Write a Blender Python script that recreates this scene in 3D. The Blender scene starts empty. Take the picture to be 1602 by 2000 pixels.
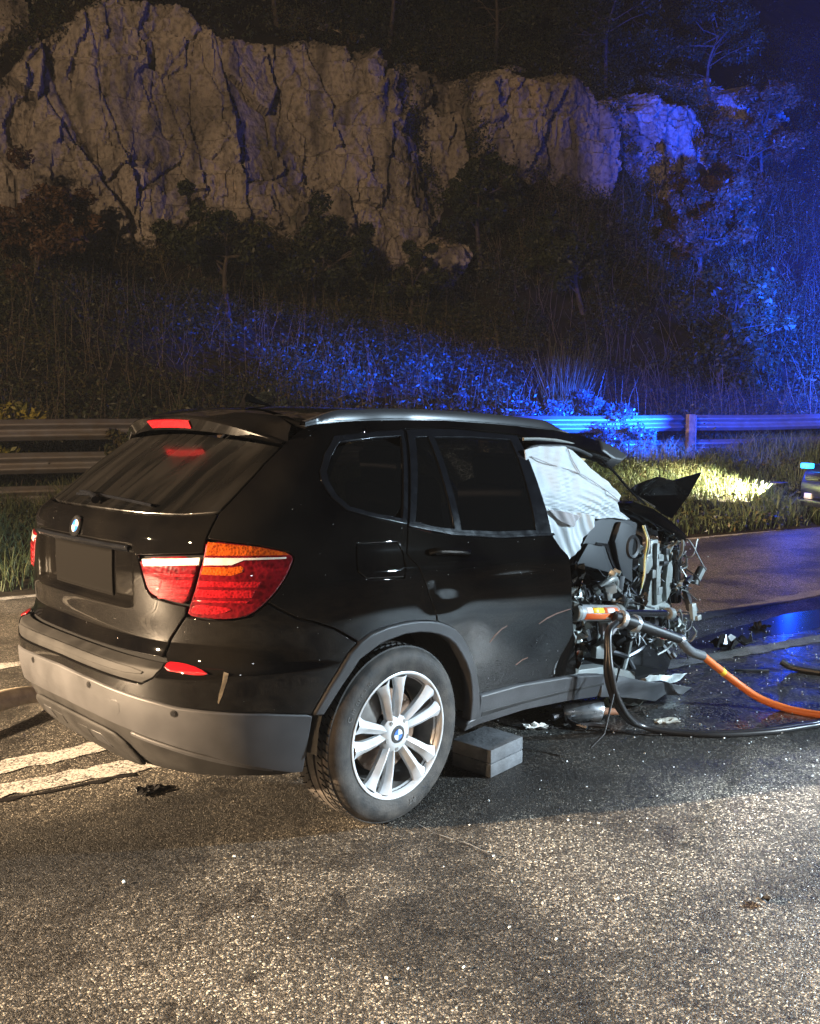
import bpy, bmesh, math, random
import numpy as np
from mathutils import Vector, Matrix
from mathutils.geometry import delaunay_2d_cdt

# ------------------------------------------------------------------ scene, camera, light
scene = bpy.context.scene
col = scene.collection
rng = np.random.default_rng(7)
random.seed(7)
RAD = math.radians

cam_data = bpy.data.cameras.new('camera')
cam = bpy.data.objects.new('camera', cam_data)
col.objects.link(cam)
scene.camera = cam
cam_data.sensor_fit = 'HORIZONTAL'
cam_data.sensor_width = 36.0
cam_data.lens = 36.0 * 1750.0 / 1602.0
cam_data.clip_start = 0.05
cam_data.clip_end = 400.0
CAM = Vector((-2.368, -3.343, 1.561))
YAW, PIT = 0.7833162, -0.0996687
F_ = Vector((math.cos(YAW) * math.cos(PIT), math.sin(YAW) * math.cos(PIT), math.sin(PIT)))
R_ = Vector((math.sin(YAW), -math.cos(YAW), 0.0))
U_ = R_.cross(F_)
cam.matrix_world = Matrix(((R_.x, U_.x, -F_.x, CAM.x), (R_.y, U_.y, -F_.y, CAM.y),
                           (R_.z, U_.z, -F_.z, CAM.z), (0, 0, 0, 1)))

world = bpy.data.worlds.new('World')
scene.world = world
world.use_nodes = True
wn = world.node_tree.nodes
wl = world.node_tree.links
sky = wn.new('ShaderNodeTexSky')
sky.sky_type = 'NISHITA'
sky.sun_disc = False
sky.sun_elevation = RAD(-6.0)
sky.sun_rotation = RAD(200.0)
bg = wn['Background']
wl.new(sky.outputs[0], bg.inputs[0])
bg.inputs[1].default_value = 0.012

scene.view_settings.view_transform = 'Standard'
scene.view_settings.look = 'None'
scene.view_settings.gamma = 1.0
scene.view_settings.exposure = 0.0
scene.cycles.use_denoising = True
scene.cycles.max_bounces = 6
scene.cycles.diffuse_bounces = 2
scene.cycles.glossy_bounces = 3
scene.cycles.transparent_max_bounces = 8
scene.cycles.transmission_bounces = 3
scene.cycles.volume_bounces = 0
scene.cycles.sample_clamp_indirect = 4.0
scene.cycles.sample_clamp_direct = 0.0


def aim(o, target):
    d = Vector(target) - o.location
    o.rotation_euler = d.to_track_quat('-Z', 'Y').to_euler()


def lamp(name, kind, loc, power, color, radius=0.1, target=None, cone=None, blend=0.5):
    d = bpy.data.lights.new(name, kind)
    d.energy = power
    d.color = color
    d.shadow_soft_size = radius
    if kind == 'SPOT':
        d.spot_size = RAD(cone)
        d.spot_blend = blend
    o = bpy.data.objects.new(name, d)
    col.objects.link(o)
    o.location = loc
    if target:
        aim(o, target)
    return o


WARM = (1.0, 0.72, 0.45)
COOL = (0.62, 0.83, 1.0)
BLUE = (0.004, 0.060, 1.0)
# sodium floodlight low behind the car, work light to the right of the car, blue beacons of the emergency vehicles
lamp('sodium_floodlight', 'SPOT', (-13.0, 5.7, 4.0), 92000, WARM, 0.12, (1.5, -1.6, 0.2), 58, 0.7)
lamp('work_light', 'SPOT', (6.2, -7.0, 3.0), 7000, COOL, 0.10, (0.6, -0.9, 0.5), 62, 0.6)
lamp('hand_lamp', 'SPOT', (2.9, -3.7, 1.1), 2300, (0.86, 0.95, 1.0), 0.05, (1.55, -2.55, 0.0), 58, 1.0)
lamp('fill_lamp', 'POINT', (-4.4, -7.6, 2.6), 60, (0.9, 0.95, 1.0), 0.10)  # neutral fill lamp added unseen behind the camera
lamp('street_lamp_light', 'SPOT', (-19.0, -4.0, 8.5), 21000, (1.0, 0.66, 0.38), 0.3, (11.0, 15.0, 7.5), 76, 0.6)
lamp('distant_beacon', 'SPOT', (30.0, -6.0, 4.5), 6000, BLUE, 0.20, (12.0, 13.0, 8.0), 55, 0.6)
lamp('fire_engine_beacon', 'SPOT', (12.3, 1.3, 3.6), 120000, BLUE, 0.10, (30.0, 2.0, 9.0), 98, 0.8)
lamp('patrol_roof_bar', 'SPOT', (12.9, 1.3, 1.80), 130000, BLUE, 0.010, (11.7, 7.9, 2.10), 38, 1.0)
lamp('rail_blue_fill', 'SPOT', (12.9, 1.3, 1.90), 4500, BLUE, 0.04, (15.6, 4.4, 1.4), 84, 0.8)  # added spot that turns the right-hand rail blue
lamp('patrol_grille_flasher', 'POINT', (11.60, 2.2, 0.93), 80, BLUE, 0.04)
lamp('patrol_headlamp', 'SPOT', (11.48, 2.42, 0.62), 5500, (1.0, 0.93, 0.62), 0.008, (11.2, 5.5, 0.80), 88, 0.5)


# ------------------------------------------------------------------ helpers
def link(o, parent=None):
    col.objects.link(o)
    if parent is not None:
        o.parent = parent
    return o


def tag(o, label=None, cat=None, group=None, kind=None):
    if label: o['label'] = label
    if cat: o['category'] = cat
    if group: o['group'] = group
    if kind: o['kind'] = kind
    return o


def empty(name, loc=(0, 0, 0), rot=(0, 0, 0)):
    o = bpy.data.objects.new(name, None)
    o.location = loc
    o.rotation_euler = rot
    o.empty_display_size = 0.1
    return link(o)


def mesh_obj(name, V, Fc, mat=None, parent=None, smooth=True, normals=None, sharp=None):
    me = bpy.data.meshes.new(name)
    me.from_pydata([tuple(map(float, v)) for v in V], [], [tuple(map(int, f)) for f in Fc])
    if mat: me.materials.append(mat)
    if smooth:
        me.polygons.foreach_set('use_smooth', [True] * len(me.polygons))
    if sharp is not None:
        me.set_sharp_from_angle(angle=RAD(sharp))
    me.update()
    if normals is not None:
        me.normals_split_custom_set_from_vertices([tuple(map(float, n)) for n in normals])
    return link(bpy.data.objects.new(name, me), parent)


def quads_obj(name, V, nper, mat, parent=None, tint=None):
    """big soups: V (n*nper,3) of separate n-gons, built with foreach_set"""
    n = len(V) // nper
    me = bpy.data.meshes.new(name)
    me.vertices.add(n * nper)
    me.vertices.foreach_set('co', np.asarray(V, np.float32).ravel())
    me.loops.add(n * nper)
    me.loops.foreach_set('vertex_index', np.arange(n * nper, dtype=np.int32))
    me.polygons.add(n)
    me.polygons.foreach_set('loop_start', np.arange(0, n * nper, nper, dtype=np.int32))
    if tint is not None:
        at = me.attributes.new('tint', 'FLOAT', 'FACE')
        at.data.foreach_set('value', np.asarray(tint, np.float32))
    me.materials.append(mat)
    me.update(calc_edges=True)
    return link(bpy.data.objects.new(name, me), parent)


class MB:
    """collects shapes into one mesh"""
    def __init__(s):
        s.V, s.F = [], []

    def add(s, V, F):
        k = len(s.V)
        s.V += [tuple(v) for v in V]
        s.F += [tuple(i + k for i in f) for f in F]
        return s

    def box(s, c, d, rot=None):
        hx, hy, hz = d[0] / 2, d[1] / 2, d[2] / 2
        P = [Vector((x, y, z)) for x in (-hx, hx) for y in (-hy, hy) for z in (-hz, hz)]
        m = rot if rot is not None else Matrix.Identity(3)
        c = Vector(c)
        P = [m @ p + c for p in P]
        return s.add(P, [(0, 1, 3, 2), (4, 6, 7, 5), (0, 4, 5, 1), (2, 3, 7, 6), (0, 2, 6, 4), (1, 5, 7, 3)])

    def tube(s, pts, r, n=8, cap=True):
        pts = [Vector(p) for p in pts]
        rs = r if hasattr(r, '__len__') else [r] * len(pts)
        rings = []
        up = None
        for i, p in enumerate(pts):
            t = (pts[min(i + 1, len(pts) - 1)] - pts[max(i - 1, 0)]).normalized()
            if up is None:
                up = Vector((0, 0, 1)) if abs(t.z) < .9 else Vector((1, 0, 0))
            a = t.cross(up).normalized()
            up = a.cross(t).normalized()
            rings.append([p + (a * math.cos(2 * math.pi * j / n) + up * math.sin(2 * math.pi * j / n)) * rs[i] for j in range(n)])
        V = [v for ring in rings for v in ring]
        F = []
        for i in range(len(pts) - 1):
            for j in range(n):
                F.append((i * n + j, i * n + (j + 1) % n, (i + 1) * n + (j + 1) % n, (i + 1) * n + j))
        if cap:
            F.append(tuple(range(n))[::-1])
            F.append(tuple(range((len(pts) - 1) * n, len(pts) * n)))
        return s.add(V, F)

    def prism(s, poly, axis, a, b):
        """poly of 2-D points extruded along axis ('x','y','z') from a to b"""
        n = len(poly)
        def P(p, t):
            return {'x': (t, p[0], p[1]), 'y': (p[0], t, p[1]), 'z': (p[0], p[1], t)}[axis]
        V = [P(p, a) for p in poly] + [P(p, b) for p in poly]
        F = [tuple(range(n))[::-1], tuple(range(n, 2 * n))]
        for i in range(n):
            F.append((i, (i + 1) % n, n + (i + 1) % n, n + i))
        return s.add(V, F)

    def lathe(s, prof, n=48, axis='y', center=(0, 0, 0), closed=False):
        """prof: (radius, along) points revolved round axis"""
        V, F = [], []
        m = len(prof)
        for i in range(n):
            a = 2 * math.pi * i / n
            for r, h in prof:
                if axis == 'y':
                    v = (r * math.sin(a), h, r * math.cos(a))
                elif axis == 'x':
                    v = (h, r * math.cos(a), r * math.sin(a))
                else:
                    v = (r * math.cos(a), r * math.sin(a), h)
                V.append((v[0] + center[0], v[1] + center[1], v[2] + center[2]))
        for i in range(n):
            k = (i + 1) % n
            for j in range(m - 1 if not closed else m):
                j2 = (j + 1) % m
                F.append((i * m + j, i * m + j2, k * m + j2, k * m + j))
        return s.add(V, F)

    def build(s, name, mat, parent=None, smooth=True, sharp=35, bevel=0):
        o = mesh_obj(name, s.V, s.F, mat, parent, smooth=False)
        bm = bmesh.new()
        bm.from_mesh(o.data)
        bmesh.ops.recalc_face_normals(bm, faces=bm.faces)
        if bevel:
            bmesh.ops.bevel(bm, geom=[e for e in bm.edges if e.is_manifold and e.calc_face_angle(0) > .5],
                            offset=bevel, segments=2, affect='EDGES', profile=.6)
        bm.to_mesh(o.data)
        bm.free()
        if smooth:
            o.data.polygons.foreach_set('use_smooth', [True] * len(o.data.polygons))
            o.data.set_sharp_from_angle(angle=RAD(sharp))
        return o


def spline(pts, n=10):
    """catmull-rom through 3-D points"""
    P = [np.array(p, float) for p in pts]
    P = [2 * P[0] - P[1]] + P + [2 * P[-1] - P[-2]]
    out = []
    for i in range(1, len(P) - 2):
        for k in range(n):
            t = k / n
            out.append(.5 * ((2 * P[i]) + (-P[i - 1] + P[i + 1]) * t + (2 * P[i - 1] - 5 * P[i] + 4 * P[i + 1] - P[i + 2]) * t * t
                             + (-P[i - 1] + 3 * P[i] - 3 * P[i + 1] + P[i + 2]) * t ** 3))
    out.append(P[-2])
    return out


# numpy gradient noise
def _hash(ix, iy, iz, seed):
    h = (ix.astype(np.int64) * 374761393 + iy.astype(np.int64) * 668265263 + iz.astype(np.int64) * 2147483647 + seed * 1442695041) & 0xffffffff
    h = ((h ^ (h >> 13)) * 1274126177) & 0xffffffff
    h = ((h ^ (h >> 16)) * 2246822519) & 0xffffffff
    return h ^ (h >> 15)


def pnoise(x, y, z=0.0, seed=0):
    x, y, z = np.broadcast_arrays(np.asarray(x, float), np.asarray(y, float), np.asarray(z, float))
    fx, fy, fz = np.floor(x), np.floor(y), np.floor(z)
    dx, dy, dz = x - fx, y - fy, z - fz
    u, v, w = [t * t * t * (t * (t * 6 - 15) + 10) for t in (dx, dy, dz)]
    out = 0
    for i in (0, 1):
        for j in (0, 1):
            for k in (0, 1):
                h = _hash(fx + i, fy + j, fz + k, seed)
                gx = (h & 255) / 127.5 - 1
                gy = ((h >> 8) & 255) / 127.5 - 1
                gz = ((h >> 16) & 255) / 127.5 - 1
                g = gx * (dx - i) + gy * (dy - j) + gz * (dz - k)
                out = out + g * (u if i else 1 - u) * (v if j else 1 - v) * (w if k else 1 - w)
    return out


def fbm(x, y, z=0.0, oct=4, seed=0, gain=.5):
    s, a = 0, 1.0
    for o in range(oct):
        s = s + a * pnoise(np.asarray(x) * 2 ** o, np.asarray(y) * 2 ** o, np.asarray(z) * 2 ** o, seed + o)
        a *= gain
    return s


def cells(x, y, seed=0):
    """worley: (F1, F2, id-hash 0..1, dx, dy to the nearest point)"""
    fx, fy = np.floor(x), np.floor(y)
    best = np.full(x.shape, 9.0); sec = np.full(x.shape, 9.0)
    idv = np.zeros(x.shape); bx = np.zeros(x.shape); by = np.zeros(x.shape)
    for i in (-1, 0, 1):
        for j in (-1, 0, 1):
            h = _hash(fx + i, fy + j, fx * 0, seed)
            px = fx + i + (h & 1023) / 1023.0
            py = fy + j + ((h >> 10) & 1023) / 1023.0
            d = np.hypot(x - px, y - py)
            r = ((h >> 20) & 1023) / 1023.0
            near = d < best
            sec = np.where(near, best, np.minimum(sec, d))
            idv = np.where(near, r, idv); bx = np.where(near, x - px, bx); by = np.where(near, y - py, by)
            best = np.where(near, d, best)
    return best, sec, idv, bx, by


def in_poly(x, y, poly):
    x = np.asarray(x); y = np.asarray(y)
    c = np.zeros(x.shape, bool)
    n = len(poly)
    for i in range(n):
        x1, y1 = poly[i]; x2, y2 = poly[(i + 1) % n]
        cond = ((y1 > y) != (y2 > y)) & (x < (x2 - x1) * (y - y1) / ((y2 - y1) + 1e-12) + x1)
        c ^= cond
    return c


# ------------------------------------------------------------------ materials
def new_mat(name):
    m = bpy.data.materials.new(name)
    m.use_nodes = True
    nt = m.node_tree
    return m, nt.nodes, nt.links, nt.nodes['Principled BSDF']


def simple(name, color, rough=.5, metal=0.0, spec=.5, coat=0.0, noise=0.0, nscale=20.0, bump=0.0, bscale=60.0, dirt=None, coat_rough=.03):
    m, N, L, P = new_mat(name)
    P.inputs['Roughness'].default_value = rough
    P.inputs['Metallic'].default_value = metal
    P.inputs['Specular IOR Level'].default_value = spec
    P.inputs['Coat Weight'].default_value = coat
    P.inputs['Coat Roughness'].default_value = coat_rough
    P.inputs['Base Color'].default_value = (*color, 1)
    tc = N.new('ShaderNodeTexCoord')
    if noise:
        nz = N.new('ShaderNodeTexNoise'); nz.inputs['Scale'].default_value = nscale; nz.inputs['Detail'].default_value = 6
        L.new(tc.outputs['Object'], nz.inputs['Vector'])
        mx = N.new('ShaderNodeMix'); mx.data_type = 'RGBA'
        c2 = dirt if dirt else tuple(min(1, c * (1 + noise)) for c in color)
        mx.inputs['A'].default_value = (*[c * (1 - noise * .6) for c in color], 1)
        mx.inputs['B'].default_value = (*c2, 1)
        cr = N.new('ShaderNodeMapRange'); cr.inputs[1].default_value = .35; cr.inputs[2].default_value = .7
        L.new(nz.outputs[0], cr.inputs[0]); L.new(cr.outputs[0], mx.inputs['Factor'])
        L.new(mx.outputs['Result'], P.inputs['Base Color'])
        rr = N.new('ShaderNodeMapRange'); rr.inputs[3].default_value = max(.02, rough - .12); rr.inputs[4].default_value = min(1, rough + .15)
        L.new(nz.outputs[0], rr.inputs[0]); L.new(rr.outputs[0], P.inputs['Roughness'])
    if bump:
        nb = N.new('ShaderNodeTexNoise'); nb.inputs['Scale'].default_value = bscale; nb.inputs['Detail'].default_value = 4
        L.new(tc.outputs['Object'], nb.inputs['Vector'])
        b = N.new('ShaderNodeBump'); b.inputs['Strength'].default_value = bump; b.inputs['Distance'].default_value = .01
        L.new(nb.outputs[0], b.inputs['Height']); L.new(b.outputs[0], P.inputs['Normal'])
    return m


def asphalt_mat():
    m, N, L, P = new_mat('asphalt')
    tc = N.new('ShaderNodeTexCoord')
    def vor(scale, feat='F1'):
        v = N.new('ShaderNodeTexVoronoi'); v.feature = feat; v.inputs['Scale'].default_value = scale
        L.new(tc.outputs['Object'], v.inputs['Vector']); return v
    def noise(scale, det=5, dist=0.0):
        v = N.new('ShaderNodeTexNoise'); v.inputs['Scale'].default_value = scale; v.inputs['Detail'].default_value = det
        v.inputs['Distortion'].default_value = dist
        L.new(tc.outputs['Object'], v.inputs['Vector']); return v
    def ramp(pts, src):
        r = N.new('ShaderNodeValToRGB'); e = r.color_ramp.elements
        while len(e) < len(pts): e.new(.5)
        for k, (p, c) in enumerate(pts):
            e[k].position = p; e[k].color = (*c, 1)
        L.new(src, r.inputs[0]); return r
    def math_(op, a, b=None):
        n = N.new('ShaderNodeMath'); n.operation = op
        for i, s in enumerate((a, b)):
            if s is None: continue
            if isinstance(s, (int, float)): n.inputs[i].default_value = s
            else: L.new(s, n.inputs[i])
        return n.outputs[0]
    v = vor(128); ve = vor(128, 'DISTANCE_TO_EDGE'); v2 = vor(300)
    sep = N.new('ShaderNodeSeparateColor'); L.new(v.outputs['Color'], sep.inputs[0])
    sep2 = N.new('ShaderNodeSeparateColor'); L.new(v2.outputs['Color'], sep2.inputs[0])
    stone = ramp([(0.0, (.012, .011, .010)), (.42, (.028, .026, .023)), (.58, (.11, .102, .09)), (.80, (.25, .23, .195)), (1.0, (.56, .52, .44))], sep.outputs[0])
    fine = ramp([(0.0, (.010, .010, .009)), (.7, (.03, .028, .025)), (1.0, (.16, .145, .12))], sep2.outputs[1])
    edge = N.new('ShaderNodeMapRange'); edge.inputs[1].default_value = .05; edge.inputs[2].default_value = .22
    L.new(ve.outputs['Distance'], edge.inputs[0])
    mx = N.new('ShaderNodeMix'); mx.data_type = 'RGBA'
    L.new(edge.outputs[0], mx.inputs['Factor']); L.new(fine.outputs[0], mx.inputs['A']); L.new(stone.outputs[0], mx.inputs['B'])
    # worn-in stains and wheel tracks
    n1 = noise(1.3, 6, .6); n2 = noise(5.5, 6, .8)
    st = ramp([(.38, (.28, .27, .26)), (.50, (.85, .84, .82)), (.62, (1.25, 1.23, 1.2))], n1.outputs[0])
    st2 = ramp([(.33, (.30, .28, .27)), (.42, (.95, .95, .95)), (1.0, (1.1, 1.1, 1.1))], n2.outputs[0])
    mu = N.new('ShaderNodeMix'); mu.data_type = 'RGBA'; mu.blend_type = 'MULTIPLY'; mu.inputs['Factor'].default_value = 1
    L.new(mx.outputs['Result'], mu.inputs['A']); L.new(st.outputs[0], mu.inputs['B'])
    mu2 = N.new('ShaderNodeMix'); mu2.data_type = 'RGBA'; mu2.blend_type = 'MULTIPLY'; mu2.inputs['Factor'].default_value = 1
    L.new(mu.outputs['Result'], mu2.inputs['A']); L.new(st2.outputs[0], mu2.inputs['B'])
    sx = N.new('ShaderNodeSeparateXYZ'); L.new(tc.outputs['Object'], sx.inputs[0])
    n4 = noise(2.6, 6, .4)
    across = math_('ADD', math_('MULTIPLY', math_('ADD', sx.outputs[0], .85), .40), math_('MULTIPLY', math_('ADD', sx.outputs[1], .20), .92))  # dark strip behind the car: its shade put into the asphalt colour
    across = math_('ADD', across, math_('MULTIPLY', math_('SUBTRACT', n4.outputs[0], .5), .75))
    shade_band = N.new('ShaderNodeMapRange'); shade_band.inputs[1].default_value = .20; shade_band.inputs[2].default_value = .62; shade_band.inputs[3].default_value = .22; shade_band.inputs[4].default_value = 1.0
    L.new(math_('ABSOLUTE', across), shade_band.inputs[0])
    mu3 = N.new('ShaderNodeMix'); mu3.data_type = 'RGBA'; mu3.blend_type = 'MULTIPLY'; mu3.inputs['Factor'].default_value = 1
    L.new(mu2.outputs['Result'], mu3.inputs['A']); L.new(shade_band.outputs[0], mu3.inputs['B'])
    L.new(mu3.outputs['Result'], P.inputs['Base Color'])
    rr = N.new('ShaderNodeMapRange'); rr.inputs[3].default_value = .38; rr.inputs[4].default_value = .75
    L.new(sep.outputs[1], rr.inputs[0]); L.new(rr.outputs[0], P.inputs['Roughness'])
    P.inputs['Specular IOR Level'].default_value = .45
    h = math_('ADD', math_('MULTIPLY', math_('MINIMUM', ve.outputs['Distance'], .35), math_('ADD', sep.outputs[2], .35)), math_('MULTIPLY', sep2.outputs[0], .12))
    b = N.new('ShaderNodeBump'); b.inputs['Strength'].default_value = .9; b.inputs['Distance'].default_value = .006
    L.new(h, b.inputs['Height']); L.new(b.outputs[0], P.inputs['Normal'])
    return m


def paint_line_mat():
    m, N, L, P = new_mat('road_paint')
    tc = N.new('ShaderNodeTexCoord')
    v = N.new('ShaderNodeTexVoronoi'); v.inputs['Scale'].default_value = 140
    L.new(tc.outputs['Object'], v.inputs['Vector'])
    sep = N.new('ShaderNodeSeparateColor'); L.new(v.outputs['Color'], sep.inputs[0])
    n = N.new('ShaderNodeTexNoise'); n.inputs['Scale'].default_value = 7; n.inputs['Detail'].default_value = 8
    L.new(tc.outputs['Object'], n.inputs['Vector'])
    ad = N.new('ShaderNodeMath'); ad.operation = 'MULTIPLY_ADD'; ad.inputs[1].default_value = .55; L.new(sep.outputs[0], ad.inputs[0]); L.new(n.outputs[0], ad.inputs[2])
    r = N.new('ShaderNodeValToRGB'); e = r.color_ramp.elements
    e[0].position = .50; e[0].color = (.04, .038, .035, 1); e[1].position = .86; e[1].color = (.44, .42, .39, 1)
    L.new(ad.outputs[0], r.inputs[0]); L.new(r.outputs[0], P.inputs['Base Color'])
    P.inputs['Roughness'].default_value = .6
    b = N.new('ShaderNodeBump'); b.inputs['Strength'].default_value = .6; b.inputs['Distance'].default_value = .004
    L.new(sep.outputs[1], b.inputs['Height']); L.new(b.outputs[0], P.inputs['Normal'])
    return m


def leaf_mat(name, cols, rough=.5, transl=.25):
    m, N, L, P = new_mat(name)
    a = N.new('ShaderNodeAttribute'); a.attribute_name = 'tint'
    r = N.new('ShaderNodeValToRGB'); e = r.color_ramp.elements
    while len(e) < len(cols): e.new(.5)
    for k, c in enumerate(cols):
        e[k].position = k / (len(cols) - 1); e[k].color = (*c, 1)
    L.new(a.outputs['Fac'], r.inputs[0]); L.new(r.outputs[0], P.inputs['Base Color'])
    P.inputs['Roughness'].default_value = rough
    P.inputs['Specular IOR Level'].default_value = .35
    if transl:
        t = N.new('ShaderNodeBsdfTranslucent'); L.new(r.outputs[0], t.inputs[0])
        mx = N.new('ShaderNodeMixShader'); mx.inputs[0].default_value = transl
        L.new(P.outputs[0], mx.inputs[1]); L.new(t.outputs[0], mx.inputs[2])
        L.new(mx.outputs[0], N['Material Output'].inputs[0])
    return m


def rock_mat():
    m, N, L, P = new_mat('limestone')
    tc = N.new('ShaderNodeTexCoord')
    def mapped(sc):
        mp = N.new('ShaderNodeMapping'); mp.inputs['Scale'].default_value = sc
        L.new(tc.outputs['Object'], mp.inputs[0]); return mp
    def noise(scale, det, mp, dist=0.0):
        v = N.new('ShaderNodeTexNoise'); v.inputs['Scale'].default_value = scale; v.inputs['Detail'].default_value = det
        v.inputs['Distortion'].default_value = dist; L.new(mp.outputs[0], v.inputs['Vector']); return v
    def ramp(pts, src):
        r = N.new('ShaderNodeValToRGB'); e = r.color_ramp.elements
        while len(e) < len(pts): e.new(.5)
        for k, (p, c) in enumerate(pts): e[k].position = p; e[k].color = (*c, 1)
        L.new(src, r.inputs[0]); return r
    def mul(a, b, f=1.0, mode='MULTIPLY'):
        x = N.new('ShaderNodeMix'); x.data_type = 'RGBA'; x.blend_type = mode
        if isinstance(f, float): x.inputs['Factor'].default_value = f
        else: L.new(f, x.inputs['Factor'])
        L.new(a, x.inputs['A'])
        if isinstance(b, tuple): x.inputs['B'].default_value = (*b, 1)
        else: L.new(b, x.inputs['B'])
        return x.outputs['Result']
    iso, tall = mapped((1, 1, .85)), mapped((1, 1, .13))
    n1 = noise(.45, 6, iso); n3 = noise(9, 8, iso); n4 = noise(1.7, 7, tall, .3); n5 = noise(1.1, 8, iso, .4); n6 = noise(30, 5, iso)
    base = ramp([(.30, (.16, .145, .13)), (.45, (.27, .245, .215)), (.58, (.33, .30, .27)), (.72, (.36, .29, .20))], n1.outputs[0]).outputs[0]
    streak = ramp([(.36, (.30, .30, .33)), (.50, (.9, .9, .9)), (.7, (1.1, 1.08, 1.05))], n4.outputs[0]).outputs[0]
    fine = ramp([(.34, (.45, .44, .43)), (.52, (1, 1, 1)), (.75, (1.15, 1.12, 1.08))], n3.outputs[0]).outputs[0]
    c = mul(mul(base, streak, .85), fine, .8)
    moss = N.new('ShaderNodeMapRange'); moss.inputs[1].default_value = .62; moss.inputs[2].default_value = .80; L.new(n5.outputs[0], moss.inputs[0])
    c = mul(c, (.045, .052, .030), moss.outputs[0], 'MIX')
    L.new(c, P.inputs['Base Color'])
    P.inputs['Roughness'].default_value = .9; P.inputs['Specular IOR Level'].default_value = .2
    b = N.new('ShaderNodeBump'); b.inputs['Strength'].default_value = .8; b.inputs['Distance'].default_value = .09; L.new(n3.outputs[0], b.inputs['Height'])
    b2 = N.new('ShaderNodeBump'); b2.inputs['Strength'].default_value = .5; b2.inputs['Distance'].default_value = .02; L.new(n6.outputs[0], b2.inputs['Height'])
    L.new(b.outputs[0], b2.inputs['Normal']); L.new(b2.outputs[0], P.inputs['Normal'])
    return m


M = {}
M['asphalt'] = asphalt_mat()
M['line'] = paint_line_mat()
M['rock'] = rock_mat()
M['soil'] = simple('soil', (.018, .015, .011), .95, spec=.1, noise=.6, nscale=3, bump=.8, bscale=14)
M['leaf'] = leaf_mat('scrub_leaves', [(.018, .026, .014), (.034, .046, .018), (.066, .066, .024), (.078, .050, .022)])
M['leaf_shrub'] = leaf_mat('shrub_leaves', [(.030, .042, .045), (.055, .075, .065), (.090, .095, .075)], .35)
M['leaf_yellow'] = leaf_mat('yellow_leaves', [(.05, .07, .025), (.15, .16, .03), (.28, .24, .04)])
M['leaf_brown'] = leaf_mat('autumn_leaves', [(.06, .035, .02), (.11, .06, .03), (.15, .095, .045)])
M['grass'] = leaf_mat('grass_blades', [(.03, .048, .030), (.07, .098, .038), (.17, .16, .075)], .55, .3)
M['bark'] = simple('bark', (.06, .048, .038), .9, noise=.5, nscale=9, bump=.6, bscale=30)
M['zinc'] = simple('galvanised_steel', (.24, .24, .25), .5, metal=.5, noise=.35, nscale=5, dirt=(.15, .13, .11))
M['wood'] = simple('weathered_wood', (.20, .14, .09), .85, noise=.5, nscale=9, bump=.4, bscale=40)

# ------------------------------------------------------------------ road
def sheet(name, poly, z, mat, kind='structure', parent=None):
    bm = bmesh.new()
    bm.faces.new([bm.verts.new((x, y, z)) for x, y in poly])
    bmesh.ops.triangulate(bm, faces=bm.faces)
    bmesh.ops.recalc_face_normals(bm, faces=bm.faces)
    me = bpy.data.meshes.new(name)
    bm.to_mesh(me); bm.free()
    if me.polygons[0].normal.z < 0: me.flip_normals()
    me.materials.append(mat)
    o = link(bpy.data.objects.new(name, me), parent)
    if kind: o['kind'] = kind
    return o


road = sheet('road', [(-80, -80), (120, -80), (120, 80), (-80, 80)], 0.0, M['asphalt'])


def stripe(pts, w, seed, jag=.012, zz=.004):
    """painted line with worn edges, as a polygon strip round a polyline"""
    pts = [np.array(p, float) for p in pts]
    L_, R_s = [], []
    r = np.random.default_rng(seed)
    P = []
    for i in range(len(pts) - 1):
        k = max(2, int(np.linalg.norm(pts[i + 1] - pts[i]) / .05))
        P += [pts[i] + (pts[i + 1] - pts[i]) * j / k for j in range(k)]
    P.append(pts[-1])
    for i, p in enumerate(P):
        t = P[min(i + 1, len(P) - 1)] - P[max(i - 1, 0)]
        t = t / np.linalg.norm(t); nrm = np.array([-t[1], t[0]])
        L_.append(p + nrm * (w / 2 + r.normal(0, jag))); R_s.append(p - nrm * (w / 2 + r.normal(0, jag)))
    V = [(x, y, zz) for x, y in L_] + [(x, y, zz) for x, y in R_s]
    n = len(P)
    F = [(i, n + i, n + i + 1, i + 1) for i in range(n - 1)]
    o = mesh_obj('road_marking', V, F, M['line'], None, smooth=False)
    if o.data.polygons[0].normal.z < 0: o.data.flip_normals()
    o['kind'] = 'structure'
    return o


stripe([(-9, 2.35), (-3.0, 1.16), (-.9, .75), (.4, .56)], .155, 1)
M['line_shaded'] = M['line'].copy(); M['line_shaded'].name = 'shaded_road_paint'
M['line_shaded'].node_tree.nodes['Color Ramp'].color_ramp.elements[1].color = (.15, .145, .14, 1)  # dim copy of the line paint, shade on the road put into its colour
stripe([(1.6, .40), (4.38, 0.0), (6.1, -.27), (14, -1.5), (40, -6)], .15, 11).data.materials[0] = M['line_shaded']
stripe([(-9, 2.4), (-3.0, 1.02), (-1.0, .485), (.3, .13)], .15, 2)
stripe([(2.2, -.38), (3.17, -.655), (4.23, -.96), (12, -3.2), (40, -11.5)], .14, 12, .008, .0095).data.materials[0] = M['line_shaded']
stripe([(-9, 4.6), (-.24, 2.50), (1.0, 2.2)], .14, 3)
stripe([(-16, 8.6), (-3, 5.72), (.62, 4.76), (4.6, 3.65), (8.72, 2.43), (11.7, 1.78), (20, .2), (50, -5)], .12, 4)

# tar seam along the double line
stripe([(-3.2, .95), (-1.05, .385), (-.8, .315), (-.5, .25)], .030, 5, .008).data.materials[0] = simple('tar_seam', (.012, .011, .011), .35)

# ------------------------------------------------------------------ hillside frame: a along the guard rail, n away from the road
R0 = np.array([2.53, 9.68]); TA = np.array([.928, -.3725]); TN = np.array([.3725, .928])


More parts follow.
